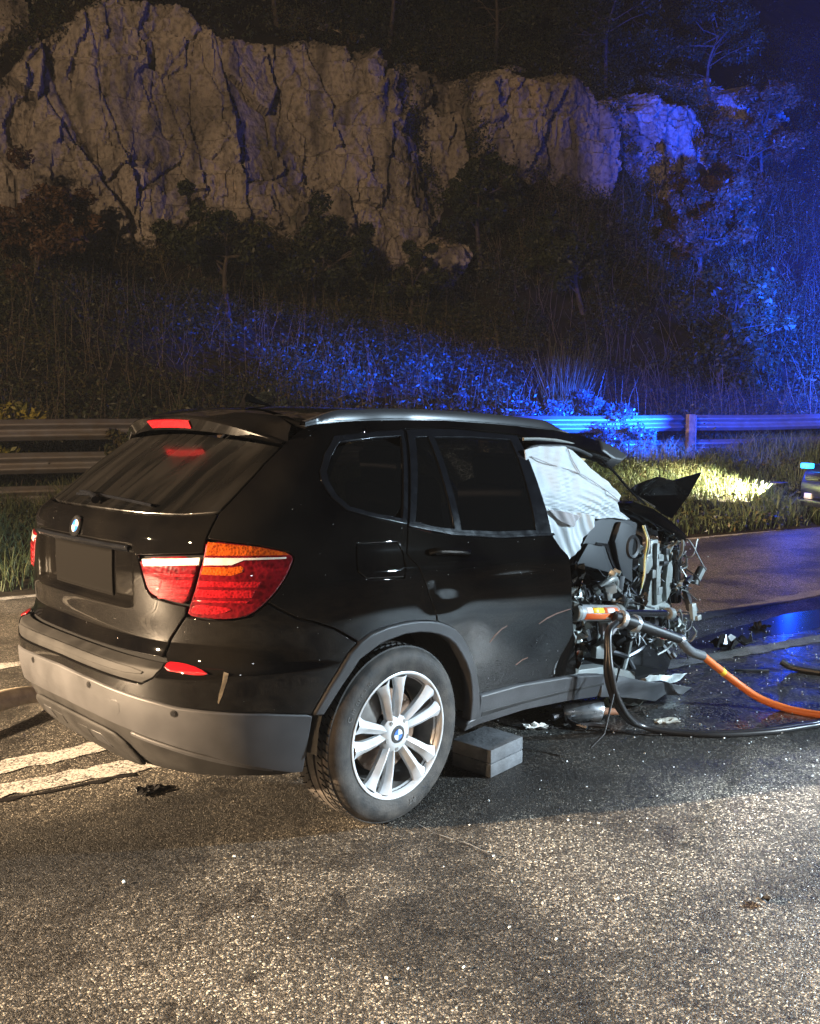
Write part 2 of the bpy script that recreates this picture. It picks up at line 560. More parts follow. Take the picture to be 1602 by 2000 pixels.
def hw(a, n):
    a = np.asarray(a, float); n = np.asarray(n, float)
    return R0[0] + a * TA[0] + n * TN[0], R0[1] + a * TA[1] + n * TN[1]


def edge_n(a):
    return np.clip(-5.22 + .098 * np.asarray(a, float), -9, -1.6)


def base_z(a):
    return np.clip(.36 + .043 * np.asarray(a, float), .15, 1.1)


PROF_T = np.array([0, .08, .3, .6, 1.0, 1.6, 3.0, 4.0, 5.0, 6.4, 9.0])


def hill_n_z(a, t):
    """profile parameter t -> (n, z)"""
    a = np.asarray(a, float); t = np.asarray(t, float)
    e = edge_n(a); b = base_z(a)
    zf = np.interp(a, [-10, 0, 3, 8, 11, 12, 14, 30, 45], [6.0, 5.7, 5.6, 5.5, 5.2, 7.0, 8.2, 8.0, 8.0])
    ns = [e, e * .96, e * .72, e * .35, 0 * a, 1.6 + 0 * a, 9.5 + 0 * a, 10.6 + 0 * a, 11.6 + 0 * a, 20 + 0 * a, 46 + 0 * a]
    zs = [0 * a - .02, .05 + 0 * a, b * .42, b * .82, b, b + .35, zf, (zf + 12) / 2 + .2, 12.2 + 0 * a, 19 + 0 * a, 42 + 0 * a]
    n = np.zeros(np.broadcast(a, t).shape); z = n.copy()
    for i in range(len(PROF_T) - 1):
        m = (t >= PROF_T[i]) & (t <= PROF_T[i + 1])
        u = (t - PROF_T[i]) / (PROF_T[i + 1] - PROF_T[i])
        n = np.where(m, ns[i] + (ns[i + 1] - ns[i]) * u, n)
        z = np.where(m, zs[i] + (zs[i + 1] - zs[i]) * u, z)
    return n, z


def hill_point(a, t, rough=True):
    n, z = hill_n_z(a, t)
    if rough:
        k = np.clip(t - .05, 0, 1)
        n = n + k * .5 * fbm(a * .35, t * .9, 3, 3, 5) * np.clip(t - 1, 0, 1)
        z = z + k * .16 * fbm(a * .6, n * .6, 0, 4, 9) * 1.6
    x, y = hw(a, n)
    return x, y, z


def grid_mesh(name, X, Y, Z, mat, smooth=True):
    h, w = X.shape
    V = np.stack([X, Y, Z], -1).reshape(-1, 3)
    me = bpy.data.meshes.new(name)
    idx = np.arange(h * w).reshape(h, w)
    Q = np.stack([idx[:-1, :-1], idx[:-1, 1:], idx[1:, 1:], idx[1:, :-1]], -1).reshape(-1, 4)
    me.vertices.add(h * w); me.vertices.foreach_set('co', V.astype(np.float32).ravel())
    me.loops.add(Q.size); me.loops.foreach_set('vertex_index', Q.astype(np.int32).ravel())
    me.polygons.add(len(Q)); me.polygons.foreach_set('loop_start', np.arange(0, Q.size, 4, dtype=np.int32))
    if smooth: me.polygons.foreach_set('use_smooth', np.ones(len(Q), bool))
    me.materials.append(mat); me.update(calc_edges=True)
    return link(bpy.data.objects.new(name, me))


ga, gt = np.meshgrid(np.arange(-22, 60, .3), np.concatenate([np.linspace(0, 1.6, 40), np.linspace(1.65, 9, 90)]))
hx, hy, hz = hill_point(ga, gt)
tag(grid_mesh('hillside', hx, hy, hz, M['soil']), kind='structure')

# ------------------------------------------------------------------ limestone faces
ROCKS = {
    'main': ([(-1.8, 6.0), (-1.8, 8.6), (-.6, 9.4), (.3, 10.2), (1.2, 11.0), (1.9, 11.9), (2.9, 12.5), (4.3, 12.5), (5.33, 11.9), (6.38, 12.0), (8.02, 12.1), (9.16, 11.9), (10.05, 11.5), (10.65, 10.1), (11.04, 8.58), (11.13, 7.06), (11.05, 5.6), (9.43, 5.3), (7.97, 6.0), (6.85, 6.3), (5.77, 6.3), (4.97, 6.0), (4.09, 6.1), (3.08, 5.4), (2.01, 5.4), (.99, 5.6), (-.5, 5.7)], 8.9, .22, 21),
    'gully': ([(10.3, 5.6), (10.3, 11.6), (11.2, 12.0), (12.8, 11.9), (13.4, 11.0), (13.2, 9.0), (12.6, 7.4), (11.8, 6.2)], 9.9, .15, 88),
    'second': ([(12.0, 11.3), (13.41, 11.8), (14.8, 11.7), (16.07, 12.1), (16.54, 11.71), (17.13, 11.03), (17.54, 9.99), (17.47, 8.7), (16.9, 7.9), (15.95, 8.1), (14.85, 8.4), (13.43, 8.7), (12.5, 9.1), (12.2, 10.5)], 9.3, .15, 33),
    'third': ([(17.7, 11.7), (19.35, 12.2), (21.02, 12.0), (21.7, 10.96), (21.76, 9.65), (21.38, 8.2), (19.69, 8.0), (18.4, 9.0), (17.8, 10.4)], 9.5, .2, 47),
    'fourth': ([(22.72, 12.74), (24.51, 13.07), (25.49, 12.27), (24.86, 11.0), (23.26, 10.64), (22.55, 11.56)], 9.8, .25, 52),
    'left': ([(-7, 8.2), (-4, 9.6), (-1.5, 11.0), (-.3, 12.6), (1.2, 13.0), (1.6, 12.2), (.6, 11.0), (-.6, 9.6), (-2, 7.0), (-7, 6.2)], 10.3, .25, 61),
    'low': ([(10.3, 6.35), (11.0, 6.6), (11.6, 6.4), (11.6, 5.3), (10.3, 5.3)], 7.4, .5, 75),
}


def rock_face(key, step):
    poly, n0, lean, seed = ROCKS[key]
    P = np.array(poly)
    a, z = np.meshgrid(np.arange(P[:, 0].min() - 1.0, P[:, 0].max() + 1.0, step), np.arange(P[:, 1].min() - .8, P[:, 1].max() + .8, step))
    wa = a + .5 * fbm(a * .9, z * .9, 0, 4, seed); wz = z + .5 * fbm(a * .9, z * .9, 7, 4, seed + 5)
    inside = np.zeros(a.shape)
    for s in range(9):                                     # soft mask
        o = s / 8 * .8 - .4
        inside += in_poly(wa + o * .6, wz + o, poly) * 1.0 / 18 + in_poly(wa - o * .6, wz + o, poly) * 1.0 / 18
    n = n0 + (z - P[:, 1].min()) * lean
    # broad buttresses and gullies, taller than wide
    n = n - .95 * fbm(a * .40 + .10 * z, z * .13, 1, 2, seed + 1)
    gully = np.abs(fbm(a * .45 + .05 * z, z * .09, 4, 2, seed + 2))
    n = n + .40 * np.exp(-(gully / .04) ** 2) * np.clip(fbm(a * .3, z * .3, 9, 2, seed) + .4, 0, 1)
    # big joint-bounded blocks: flat tilted facets with sharp steps
    wx = a + .10 * fbm(a * 1.3, z * .8, 2, 3, seed + 3); wy = z + .14 * fbm(a * 1.3, z * 1.3, 5, 3, seed + 4)
    f1, f2, idv, bx, by = cells(wx / 1.35 + .12 * wy, wy / 2.6, seed)
    n = n - .50 * (idv - .5) - .45 * bx * (idv - .35) - .30 * by * (.5 - idv)
    n = n + .07 * np.exp(-((f2 - f1) / .03) ** 2)          # open joints
    f1, f2, idv, bx, by = cells(wx / .52 + 3, wy / .80, seed + 8)
    rough = np.clip(.75 + 1.6 * fbm(a * .35, z * .35, 6, 2, seed + 6), .25, 1.5)
    n = n - rough * (.24 * (idv - .5) + .30 * bx * (idv - .4) + .22 * by * (.6 - idv))
    f1, f2, idv, bx, by = cells(wx / .17 + 7, wy / .24, seed + 15)
    n = n - rough * (.08 * (idv - .5) + .12 * bx * (idv - .5) + .12 * by * (.5 - idv))
    # bedding ledges and thin cracks
    led = (z * 1.15 + .25 * fbm(a * .25, z * .2, 3, 2, seed + 12)) % 1.0
    n = n - .10 * rough * (led - .5)
    crack = np.abs(fbm(wx * .55, wy * .20, 8, 3, seed + 9))
    n = n + .08 * np.exp(-(crack / .012) ** 2)
    n = n - .035 * fbm(a * 3.5, z * 3.5, 0, 4, seed + 11, .6)
    n = n + (1 - np.clip(inside, 0, 1)) ** 1.5 * 2.6
    x, y = hw(a, n)
    o = grid_mesh('rock_cliff', x, y, z, M['rock'])
    o['kind'] = 'structure'
    o.data.set_sharp_from_angle(angle=RAD(38))
    return o


for key, st in (('main', .04), ('gully', .07), ('second', .045), ('third', .06), ('fourth', .07), ('left', .07), ('low', .05)):
    rock_face(key, st)


def rock_mask(a, z, grow=0.0):
    m = np.zeros(np.shape(a), bool)
    for k, (poly, *_r) in ROCKS.items():
        P = np.array(poly); c = P.mean(0)
        m |= in_poly(a, z, (P - c) * (1 + grow) + c)
    return m


# ------------------------------------------------------------------ foliage
def leaf_cloud(C, n, size, spread, r, up=.35):
    """n leaf rhombs (two triangles each) round each of the centres C (k,3); spread (k,)"""
    k = len(C)
    c = np.repeat(C, n, 0); sp = np.repeat(np.asarray(spread), n)
    d = r.normal(0, 1, (k * n, 3)); d /= np.linalg.norm(d, axis=1)[:, None]
    rad = r.random(k * n) ** .45
    p = c + d * (rad * sp)[:, None] * np.array([1, 1, .85])
    nrm = d * .6 + r.normal(0, .7, (k * n, 3)); nrm[:, 2] += up
    nrm /= np.linalg.norm(nrm, axis=1)[:, None]
    t = np.cross(nrm, r.normal(0, 1, (k * n, 3))); t /= np.linalg.norm(t, axis=1)[:, None] + 1e-9
    b = np.cross(nrm, t)
    s = size * r.uniform(.55, 1.25, k * n)[:, None]
    V = np.stack([p - t * s, p - b * s * .42 + nrm * s * .12, p + t * s, p + b * s * .42 + nrm * s * .12], 1)
    return V.reshape(-1, 3)


def stems(base, top, w, r, seg=3, bend=.12):
    """thin three-sided twigs as separate quads crossing each other"""
    n = len(base)
    out = []
    off = r.normal(0, bend, (n, 3))
    for s in range(seg):
        t0, t1 = s / seg, (s + 1) / seg
        def at(t): return base + (top - base) * t + off * (4 * t * (1 - t))
        p0, p1 = at(t0), at(t1)
        d = p1 - p0
        for side in (np.array([.7, -.7, 0]), np.array([.5, .5, .6])):
            q = np.cross(d, side); q /= np.linalg.norm(q, axis=1)[:, None] + 1e-9
            w0, w1 = w * (1 - .7 * t0), w * (1 - .7 * t1)
            w0 = np.reshape(w0, (-1, 1)); w1 = np.reshape(w1, (-1, 1))
            out.append(np.stack([p0 - q * w0, p0 + q * w0, p1 + q * w1, p1 - q * w1], 1))
    return np.concatenate(out).reshape(-1, 3)


def resample_loop(P, step):
    out = []
    for i in range(len(P)):
        a_, b_ = np.array(P[i], float), np.array(P[(i + 1) % len(P)], float)
        k = max(1, int(np.linalg.norm(b_ - a_) / step))
        out += [a_ + (b_ - a_) * j / k for j in range(k)]
    return out


# scrub that covers the slope as one mass
r = np.random.default_rng(11)
NB = 900                                                   # bushes that make up the mass, each of a dozen clumps
ba = r.uniform(-6, 38, NB); bt = np.where(r.random(NB) < .55, r.uniform(1.2, 3.2, NB), r.uniform(3.0, 7.2, NB))
a = np.repeat(ba, 11) + r.normal(0, .42, NB * 11); t = np.clip(np.repeat(bt, 11) + r.normal(0, .075, NB * 11), 1.12, 7.4)
n_, z_ = hill_n_z(a, t)
keep = ~rock_mask(a, z_ + .2, -.02)
a, t = a[keep], t[keep]
btint = np.repeat(r.uniform(0, .85, NB), 11)[keep]
cx, cy, cz = hill_point(a, t)
dist = np.hypot(cx - CAM.x, cy - CAM.y)
sp = r.uniform(.28, .62, len(a)) * np.where(t > 3.2, 1.5, 1.0)
Cc = np.stack([cx, cy, cz + sp * .55 + r.uniform(0, .35, len(a))], -1)
V = leaf_cloud(Cc, 60, .046, sp, r)
grp = np.repeat(np.clip(btint + r.normal(0, .10, len(a)), 0, 1), 60)
tint = np.clip(grp + r.normal(0, .09, len(grp)), 0, 1)
tag(quads_obj('hillside_scrub', V, 4, M['leaf'], None, tint), 'dark tangled scrub covering the slope below the cliff', 'scrub', kind='stuff')

# ivy and brush creeping over the rims of the rock faces
pts = []
for key, (poly, n0, lean, seed) in ROCKS.items():
    P = resample_loop(poly, .22)
    zmin = min(q[1] for q in poly)
    for (pa, pz) in P:
        if r.random() < .75:
            o_ = r.normal(0, .16, 2)
            pts.append((pa + o_[0], n0 + (pz - zmin) * lean - .15 + r.normal(0, .25), pz + o_[1]))
pts = np.array(pts)
x_, y_ = hw(pts[:, 0], pts[:, 1])
V = leaf_cloud(np.stack([x_, y_, pts[:, 2]], -1), 55, .055, r.uniform(.18, .48, len(pts)), r)
tag(quads_obj('cliff_brush', V, 4, M['leaf'], None, np.clip(np.repeat(r.uniform(0, .8, len(pts)), 55) + r.normal(0, .1, len(pts) * 55), 0, 1)), 'dark brush and ivy creeping over the rims of the rock faces', 'brush', kind='stuff')

# dry stalks and bare twigs standing in the scrub
K = 3000
a = r.uniform(-3, 30, K); t = r.uniform(1.1, 3.3, K)
n_, z_ = hill_n_z(a, t); k2 = ~rock_mask(a, z_ + .3)
a, t = a[k2], t[k2]
cx, cy, cz = hill_point(a, t)
B = np.stack([cx, cy, cz], -1); H = r.uniform(.5, 1.7, len(a))
Tp = B + np.stack([r.normal(0, .28, len(a)), r.normal(0, .28, len(a)), H], -1)
V = stems(B, Tp, np.full(len(a), .006), r)
tag(quads_obj('dry_stalks', V, 4, leaf_mat('dry_stalk', [(.07, .055, .035), (.14, .11, .07)], .7, 0), None, np.tile(r.random(len(a)), 6)), 'thin dry stalks and bare twigs poking out of the scrub', 'stalks', kind='stuff')

# verge grass between the road and the guard rail
def grass_field(name, K, amin, amax, tmin, tmax, hmin, hmax, seed, label, w=.0055):
    r = np.random.default_rng(seed)
    a = r.uniform(amin, amax, K); t = r.uniform(tmin, tmax, K)
    keep = r.random(K) < np.clip(.75 + 1.2 * fbm(a * .9, t * 3, 0, 3, seed), .15, 1)
    a, t = a[keep], t[keep]
    x, y, z = hill_point(a, t)
    B = np.stack([x, y, z - .02], -1)
    h = r.uniform(hmin, hmax, len(a)) * np.clip(1 + .9 * fbm(a * .7, t * 2, 3, 3, seed + 3), .45, 1.8)
    lean = r.normal(0, .38, (len(a), 2)) * h[:, None]
    mid = B + np.concatenate([lean * .35, (h * .6)[:, None]], 1)
    top = B + np.concatenate([lean, (h * .95)[:, None]], 1)
    ang = r.uniform(0, np.pi, len(a)); q = np.stack([np.cos(ang), np.sin(ang), 0 * ang], -1) * w
    Q = np.concatenate([np.stack([B - q, B + q, mid + q * .8, mid - q * .8], 1), np.stack([mid - q * .8, mid + q * .8, top + q * .12, top - q * .12], 1)])
    tn = np.clip(.45 + .8 * fbm(a * .8, t * 2, 5, 3, seed + 5) + r.normal(0, .15, len(a)), 0, 1)
    return tag(quads_obj(name, Q.reshape(-1, 3), 4, M['grass'], None, np.tile(tn, 2)), label, 'grass', kind='stuff')


grass_field('verge_grass', 62000, -3, 22, .05, 1.45, .16, .42, 21, 'rough grass and weeds on the verge between road and guard rail')
# broad-leaved weeds low in the verge
K = 900
a = r.uniform(-2, 20, K); t = r.uniform(.06, 1.1, K)
cx, cy, cz = hill_point(a, t)
V = leaf_cloud(np.stack([cx, cy, cz + .10], -1), 26, .040, r.uniform(.12, .24, K), r, .6)
tn = np.clip(np.repeat(r.uniform(.1, .75, K), 26) + r.normal(0, .1, K * 26), 0, 1)
tag(quads_obj('verge_weeds', V, 4, M['leaf'], None, tn), 'low leafy weeds growing through the verge grass', 'weeds', kind='stuff')


def shrub(name, a, t, height, width, nclump, nleaf, lsize, mat, seed, label, cat='shrub', group=None, tint=(.2, .7), lift=0.0):
    r = np.random.default_rng(seed)
    x, y, z = [float(v) for v in hill_point(np.array(a), np.array(t))]
    root = empty(name, (x, y, z))
    tag(root, label, cat, group)
    d = r.normal(0, 1, (nclump, 3)); d /= np.linalg.norm(d, axis=1)[:, None]
    rad = r.random(nclump) ** .5
    c = d * rad[:, None] * np.array([width / 2, width / 2, height / 2]) * .8 + np.array([0, 0, height * .55 + lift])
    sp = r.uniform(.16, .30, nclump) * max(width, height) * .42
    V = leaf_cloud(c, nleaf, lsize, sp, r)
    tn = np.clip(np.repeat(r.uniform(*tint, nclump), nleaf) + r.normal(0, .12, nclump * nleaf), 0, 1)
    quads_obj('foliage', V, 4, mat, root, tn)
    mb = MB()
    for k in range(min(9, nclump)):
        e = c[k]
        mb.tube([(r.normal(0, .05), r.normal(0, .05), -.05), (e[0] * .4, e[1] * .4, e[2] * .5), tuple(e)], [.016, .011, .004], 5)
    mb.build('stem', M['bark'], root)
    return root


shrub('leafy_shrub', .15, 1.25, 1.55, 1.3, 26, 90, .060, M['leaf_yellow'], 31, 'bright yellow-green leafy shrub above the rail at the left edge', tint=(.25, 1))
shrub('leafy_shrub', 1.3, 1.35, 1.25, 1.2, 22, 90, .055, M['leaf'], 32, 'dark green shrub beside the yellow-green shrub at the left', tint=(.2, .8))
shrub('trailing_shrub', 1.55, .97, 1.0, .75, 20, 80, .045, M['leaf'], 33, 'trailing green creeper hanging over the guard rail left of the black car', 'creeper', tint=(.3, .8), lift=.15)
shrub('leafy_shrub', 2.7, 1.35, 1.5, 1.4, 24, 90, .055, M['leaf'], 34, 'bushy shrub behind the rail above the tailgate spoiler', tint=(.1, .7))
shrub('leafy_shrub', 4.3, 1.4, 1.45, 1.5, 24, 90, .050, M['leaf_shrub'], 35, 'dense shrub behind the rail above the roof antenna', tint=(.1, .7))
for i, (a_, h_, lab) in enumerate([(6.6, 1.2, 'blue-lit shrub behind the rail, left end of the blue row'), (7.8, 1.35, 'blue-lit shrub behind the rail, second of the blue row from the left'),
                                   (9.1, 1.3, 'blue-lit shrub behind the rail, third of the blue row from the left'), (10.3, 1.2, 'blue-lit shrub behind the rail, just left of the tall pale grass tuft'),
                                   (11.4, 1.0, 'blue-lit shrub behind the rail, right end of the blue row')]):
    shrub('leafy_shrub', a_, 1.30 + .05 * (i % 2), h_, 1.45, 26, 110, .040, M['leaf_shrub'], 40 + i, lab, group='blue-lit shrubs behind the guard rail', tint=(.1, .8))
shrub('trailing_shrub', 10.6, .92, .95, 1.5, 22, 80, .038, M['leaf_shrub'], 51, 'leafy creeper growing through the guard rail beside the wooden post', 'creeper', tint=(.2, .8), lift=.1)

# tall tuft of pale grass
r = np.random.default_rng(58)
x, y, z = [float(v) for v in hill_point(np.array(10.9), np.array(1.75))]
tuft = empty('grass_tuft', (x, y, z)); tag(tuft, 'tall tuft of pale dry grass above the guard rail', 'grass tuft')
B = r.normal(0, .16, (170, 3)) * np.array([1, 1, 0]); H = r.uniform(.9, 1.9, 170)
Tp = B * 2.6 + np.stack([r.normal(.12, .3, 170), r.normal(-.1, .25, 170), H], -1)
quads_obj('blades', stems(B, Tp, np.full(170, .007), r, 4, .06), 4, M['grass'], tuft, np.tile(r.uniform(.6, 1, 170), 8))


def tree(a, t, height, crown_r, mat, seed, label, nleaf=9000, lsize=.07, tint=(.1, .9), group='trees on the dark hillside', bare=.5):
    r = np.random.default_rng(seed)
    x, y, z = [float(v) for v in hill_point(np.array(a), np.array(t))]
    root = empty('hillside_tree', (x, y, z)); tag(root, label, 'tree', group)
    mb = MB()
    p1 = np.array([r.normal(0, .15), r.normal(0, .15), height * .5]); p2 = np.array([r.normal(0, .3), r.normal(0, .3), height * .92])
    sp = spline([(0, 0, -.3), p1, p2], 5)
    mb.tube(sp, np.linspace(.075, .015, len(sp)), 7)
    tips = []
    for k in range(14):
        f = r.uniform(.35, .95); q = sp[int(f * (len(sp) - 1))]
        d = r.normal(0, 1, 3); d[2] = abs(d[2]) * .7; d /= np.linalg.norm(d)
        e = np.array(q) + d * crown_r * r.uniform(.55, 1.0)
        mb.tube([q, (np.array(q) + e) / 2 + r.normal(0, .08, 3), e], [.022, .014, .004], 5); tips.append(e)
        for _ in range(2):
            e2 = e + r.normal(0, .35, 3); mb.tube([(np.array(q) * .4 + e * .6), e2], [.008, .003], 4); tips.append(e2)
    mb.build('trunk', M['bark'], root)
    tips = np.array(tips)
    V = leaf_cloud(tips, nleaf // len(tips), lsize, r.uniform(.3, .6, len(tips)) * crown_r * bare, r)
    tn = np.clip(np.repeat(r.uniform(*tint, len(tips)), nleaf // len(tips)) + r.normal(0, .1, (nleaf // len(tips)) * len(tips)), 0, 1)
    quads_obj('crown', V, 4, mat, root, tn)
    return root


tree(18.6, 2.6, 2.4, 1.1, M['leaf_brown'], 71, 'brown autumn tree in front of the third rock patch')
tree(21.6, 2.9, 3.0, 1.3, M['leaf_brown'], 72, 'rusty brown tree right of the third rock patch')
tree(23.3, 3.3, 3.8, 1.4, M['leaf_brown'], 73, 'thin brown tree high on the hillside at the far right')
tree(17.6, 2.4, 2.0, 1.0, M['leaf_brown'], 74, 'small reddish tree below the second cliff face')
tree(11.9, 2.75, 2.4, .9, M['leaf'], 75, 'dark slender tree in the gully between the two cliff faces', tint=(.1, .5))
tree(13.4, 2.25, 1.9, 1.0, M['leaf'], 76, 'dark bushy tree below the left side of the second cliff', tint=(.1, .5))
tree(6.7, 2.5, 1.9, 1.1, M['leaf'], 77, 'dark green tree reaching up in front of the main cliff face', tint=(.1, .6))
tree(4.6, 2.45, 2.0, 1.1, M['leaf'], 78, 'small dark tree at the foot of the main cliff', tint=(.1, .6))
tree(.6, 2.55, 2.6, 1.1, M['leaf_brown'], 79, 'brownish bush-like tree at the left foot of the main cliff', tint=(.0, .5))
tree(9.0, 2.5, 1.2, .8, M['leaf'], 80, 'dark tree at the right foot of the main cliff', tint=(.1, .5))
tree(21.5, 1.9, 3.2, 1.4, M['leaf'], 81, 'blue-lit bare tree on the slope at the right edge', lsize=.045, tint=(.0, .4))
tree(14.8, 1.7, 2.6, 1.1, M['leaf'], 82, 'slender blue-lit sapling above the right-hand rail', nleaf=3500, tint=(.2, .6))
for i, (a_, t_, lab) in enumerate([(1.0, 5.15, 'dark tree on the cliff top at the left'), (4.2, 5.2, 'dark tree on the cliff top above the main face'),
                                   (7.6, 5.2, 'dark tree overhanging the middle of the main cliff'), (10.8, 5.1, 'dark tree on the cliff top above the gully'),
                                   (14.6, 5.15, 'dark tree on the cliff top above the second face'), (18.6, 5.1, 'dark tree on the cliff top above the third rock patch'),
                                   (22.8, 5.0, 'dark tree on the hilltop at the right')]):
    tree(a_, t_, 3.4, 1.7, M['leaf'], 90 + i, lab, nleaf=6000, tint=(0, .4))

# ------------------------------------------------------------------ guard rail
def rail_top(a): return 1.60 + .0085 * a


def rail_xy(a):
    return hw(np.array(a), np.array(.0))


WB = []
for k in range(17):                                   # W-beam section: (offset towards the road, height)
    s = k / 16
    WB.append((.041 * (1 - math.cos(4 * math.pi * s)) * 1.0, -.31 * s))
rail = empty('guard_rail', (float(R0[0]), float(R0[1]), .5))
tag(rail, 'galvanised guard rail of stacked wave beams behind the verge', 'guard rail')
joints = [-6, -2.0, 3.1, 7.6, 12.1, 16.6, 21.1, 25.6, 30.1]
for bi, dz in enumerate((0, -.475, -.95)):
    for j in range(len(joints) - 1):
        a0, a1 = joints[j], joints[j + 1] + .12
        V, F = [], []
        lap = .006 * (j % 2)
        sec = 7
        for i in range(sec + 1):
            a_ = a0 + (a1 - a0) * i / sec
            x, y = rail_xy(a_)
            zt = rail_top(a_) + dz + .006 * math.sin(a_ * 1.7 + bi)
            for o_, h_ in WB:
                V.append((float(x) - TN[0] * (o_ - .02 + lap) - rail.location.x, float(y) - TN[1] * (o_ - .02 + lap) - rail.location.y, zt + h_ - .5))
        m_ = len(WB)
        for i in range(sec):
            for k in range(m_ - 1):
                F.append((i * m_ + k, i * m_ + k + 1, (i + 1) * m_ + k + 1, (i + 1) * m_ + k))
        ob = mesh_obj('beam', V, F, M['zinc'], rail, smooth=True)
        sd = ob.modifiers.new('thick', 'SOLIDIFY'); sd.thickness = .004
for a_ in joints[1:]:
    x, y = rail_xy(a_)
    c = Vector((float(x) - TN[0] * .13 - rail.location.x, float(y) - TN[1] * .13 - rail.location.y, 0))
    rot = Matrix.Rotation(math.atan2(TA[1], TA[0]), 3, 'Z')
    zt = rail_top(a_) + .015 - .5
    mb = MB().box(c + Vector((0, 0, zt - .85)), (.15, .10, 1.7), rot)
    mb.build('post', M['wood'], rail, bevel=.008)
    mb = MB()
    off = rot @ Vector((.092, .0, 0))
    mb.box(c + off + Vector((0, 0, zt - .86)), (.03, .11, 1.68), rot)
    mb.build('post_flange', M['zinc'], rail, bevel=.004)

# ================================================================== the wrecked black car
# body frame: x forward with the rear axle at 0, y left, z up from the ground; pitched nose-down 3.4 degrees
PITCH, HUB = RAD(3.4), .35
CP, SP = math.cos(PITCH), math.sin(PITCH)


def to_world(p):
    x, y, z = p[0], p[1], p[2] - HUB
    return (x * CP + z * SP, y, HUB - x * SP + z * CP)


def to_body(p):
    x, y, z = p[0], p[1], p[2] - HUB
    return (x * CP - z * SP, y, HUB + x * SP + z * CP)


def L3(p):
    return (p[0], p[1], p[2] - HUB)


def interp_fn(xs, ys):
    xs = np.array(xs, float); ys = np.array(ys, float)
    h = np.diff(xs); d = np.diff(ys) / h
    m = np.zeros_like(ys); m[0] = d[0]; m[-1] = d[-1]
    for i in range(1, len(xs) - 1):
        m[i] = 0 if d[i - 1] * d[i] <= 0 else 2 * d[i - 1] * d[i] / (d[i - 1] + d[i])
    def f(x):
        x = np.clip(np.asarray(x, float), xs[0], xs[-1]); i = np.clip(np.searchsorted(xs, x) - 1, 0, len(xs) - 2)
        t = (x - xs[i]) / h[i]; t2 = t * t; t3 = t2 * t
        return (2 * t3 - 3 * t2 + 1) * ys[i] + (t3 - 2 * t2 + t) * h[i] * m[i] + (-2 * t3 + 3 * t2) * ys[i + 1] + (t3 - t2) * h[i] * m[i + 1]
    return f


WID = interp_fn([.15, .22, .30, .42, .60, .78, .94, 1.005, 1.03, 1.10, 1.18, 1.30, 1.42, 1.50, 1.56, 1.60],
                [.83, .87, .895, .91, .925, .928, .922, .915, .895, .872, .845, .79, .725, .672, .625, .585])
REAR = interp_fn([.15, .22, .30, .40, .52, .62, .66, .69, .75, .85, 1.0, 1.10, 1.14, 1.18, 1.22, 1.27, 1.35, 1.45, 1.53, 1.60],
                 [.66, .76, .85, .91, .94, .945, .935, .875, .86, .875, .885, .887, .875, .835, .78, .72, .62, .485, .38, .30])
EXPN = interp_fn([.15, .6, .7, 1.0, 1.2, 1.6], [3.2, 3.2, 3.3, 3.3, 3.2, 3.6])
X0 = .05


def q2u(q):
    q = np.asarray(q, float)
    return np.where(np.abs(q) <= 90, q * .0155, np.sign(q) * (1.395 + (np.abs(q) - 90) * .01))


def u2q(u):
    u = np.asarray(u, float)
    return np.where(np.abs(u) <= 1.395, u / .0155, np.sign(u) * (90 + (np.abs(u) - 1.395) / .01))


def sstep(a, b, x):
    t = np.clip((x - a) / (b - a), 0, 1)
    return t * t * (3 - 2 * t)


def S(u, z):
    q = u2q(u); z = np.asarray(z, float)
    A = REAR(z) + X0; B = WID(z); n = EXPN(z)
    al = np.radians(np.clip(q, -90, 90)); c = np.abs(np.cos(al)); s = np.abs(np.sin(al))
    rr = ((c / A) ** n + (s / B) ** n) ** (-1 / n)
    ex = np.maximum(np.abs(q) - 90, 0) / 100
    x = X0 - rr * np.cos(al) + ex
    y = -rr * np.sin(al) * (1 - .012 * np.clip(ex - .8, 0, 9) ** 2)
    # number-plate recess in the tailgate
    rec = sstep(.375, .335, np.abs(u)) * sstep(.845, .875, z) * sstep(1.075, 1.045, z)
    x = x + .030 * rec
    # dents in the door and quarter panel
    dent = np.zeros(np.broadcast(u, z).shape)
    for du, dz, su, sz, am in ((1.50, .90, .05, .06, .004), (1.58, .86, .09, .035, .003), (2.25, .60, .14, .09, .005), (2.05, .93, .25, .03, .004),
                               (1.75, .66, .10, .08, .005),):
        dent = dent + am * np.exp(-((u - du) / su) ** 2 - ((z - dz) / sz) ** 2)
    y = y + dent * np.sign(np.sin(al) + 1e-9)
    return np.stack([x, y, z + 0 * q], -1)


def S_n(u, z):
    e = 2e-3
    a = S(u + e, z) - S(u - e, z); b = S(u, z + e) - S(u, z - e)
    n = np.cross(a, b)
    return n / (np.linalg.norm(n, axis=-1, keepdims=True) + 1e-12)


def chaikin(P, k, closed=True):
    for _ in range(k):
        Q = []
        n = len(P)
        for i in range(n):
            a, b = np.array(P[i]), np.array(P[(i + 1) % n])
            Q += [a * .75 + b * .25, a * .25 + b * .75]
        P = Q
    return [tuple(p) for p in P]


def resample(P, step):
    out = []
    n = len(P)
    for i in range(n):
        a, b = np.array(P[i], float), np.array(P[(i + 1) % n], float)
        k = max(1, int(np.ceil(np.linalg.norm(b - a) / step)))
        out += [a + (b - a) * j / k for j in range(k)]
    return np.array(out)


def area2(P):
    x, y = P[:, 0], P[:, 1]
    return .5 * np.sum(x * np.roll(y, -1) - np.roll(x, -1) * y)


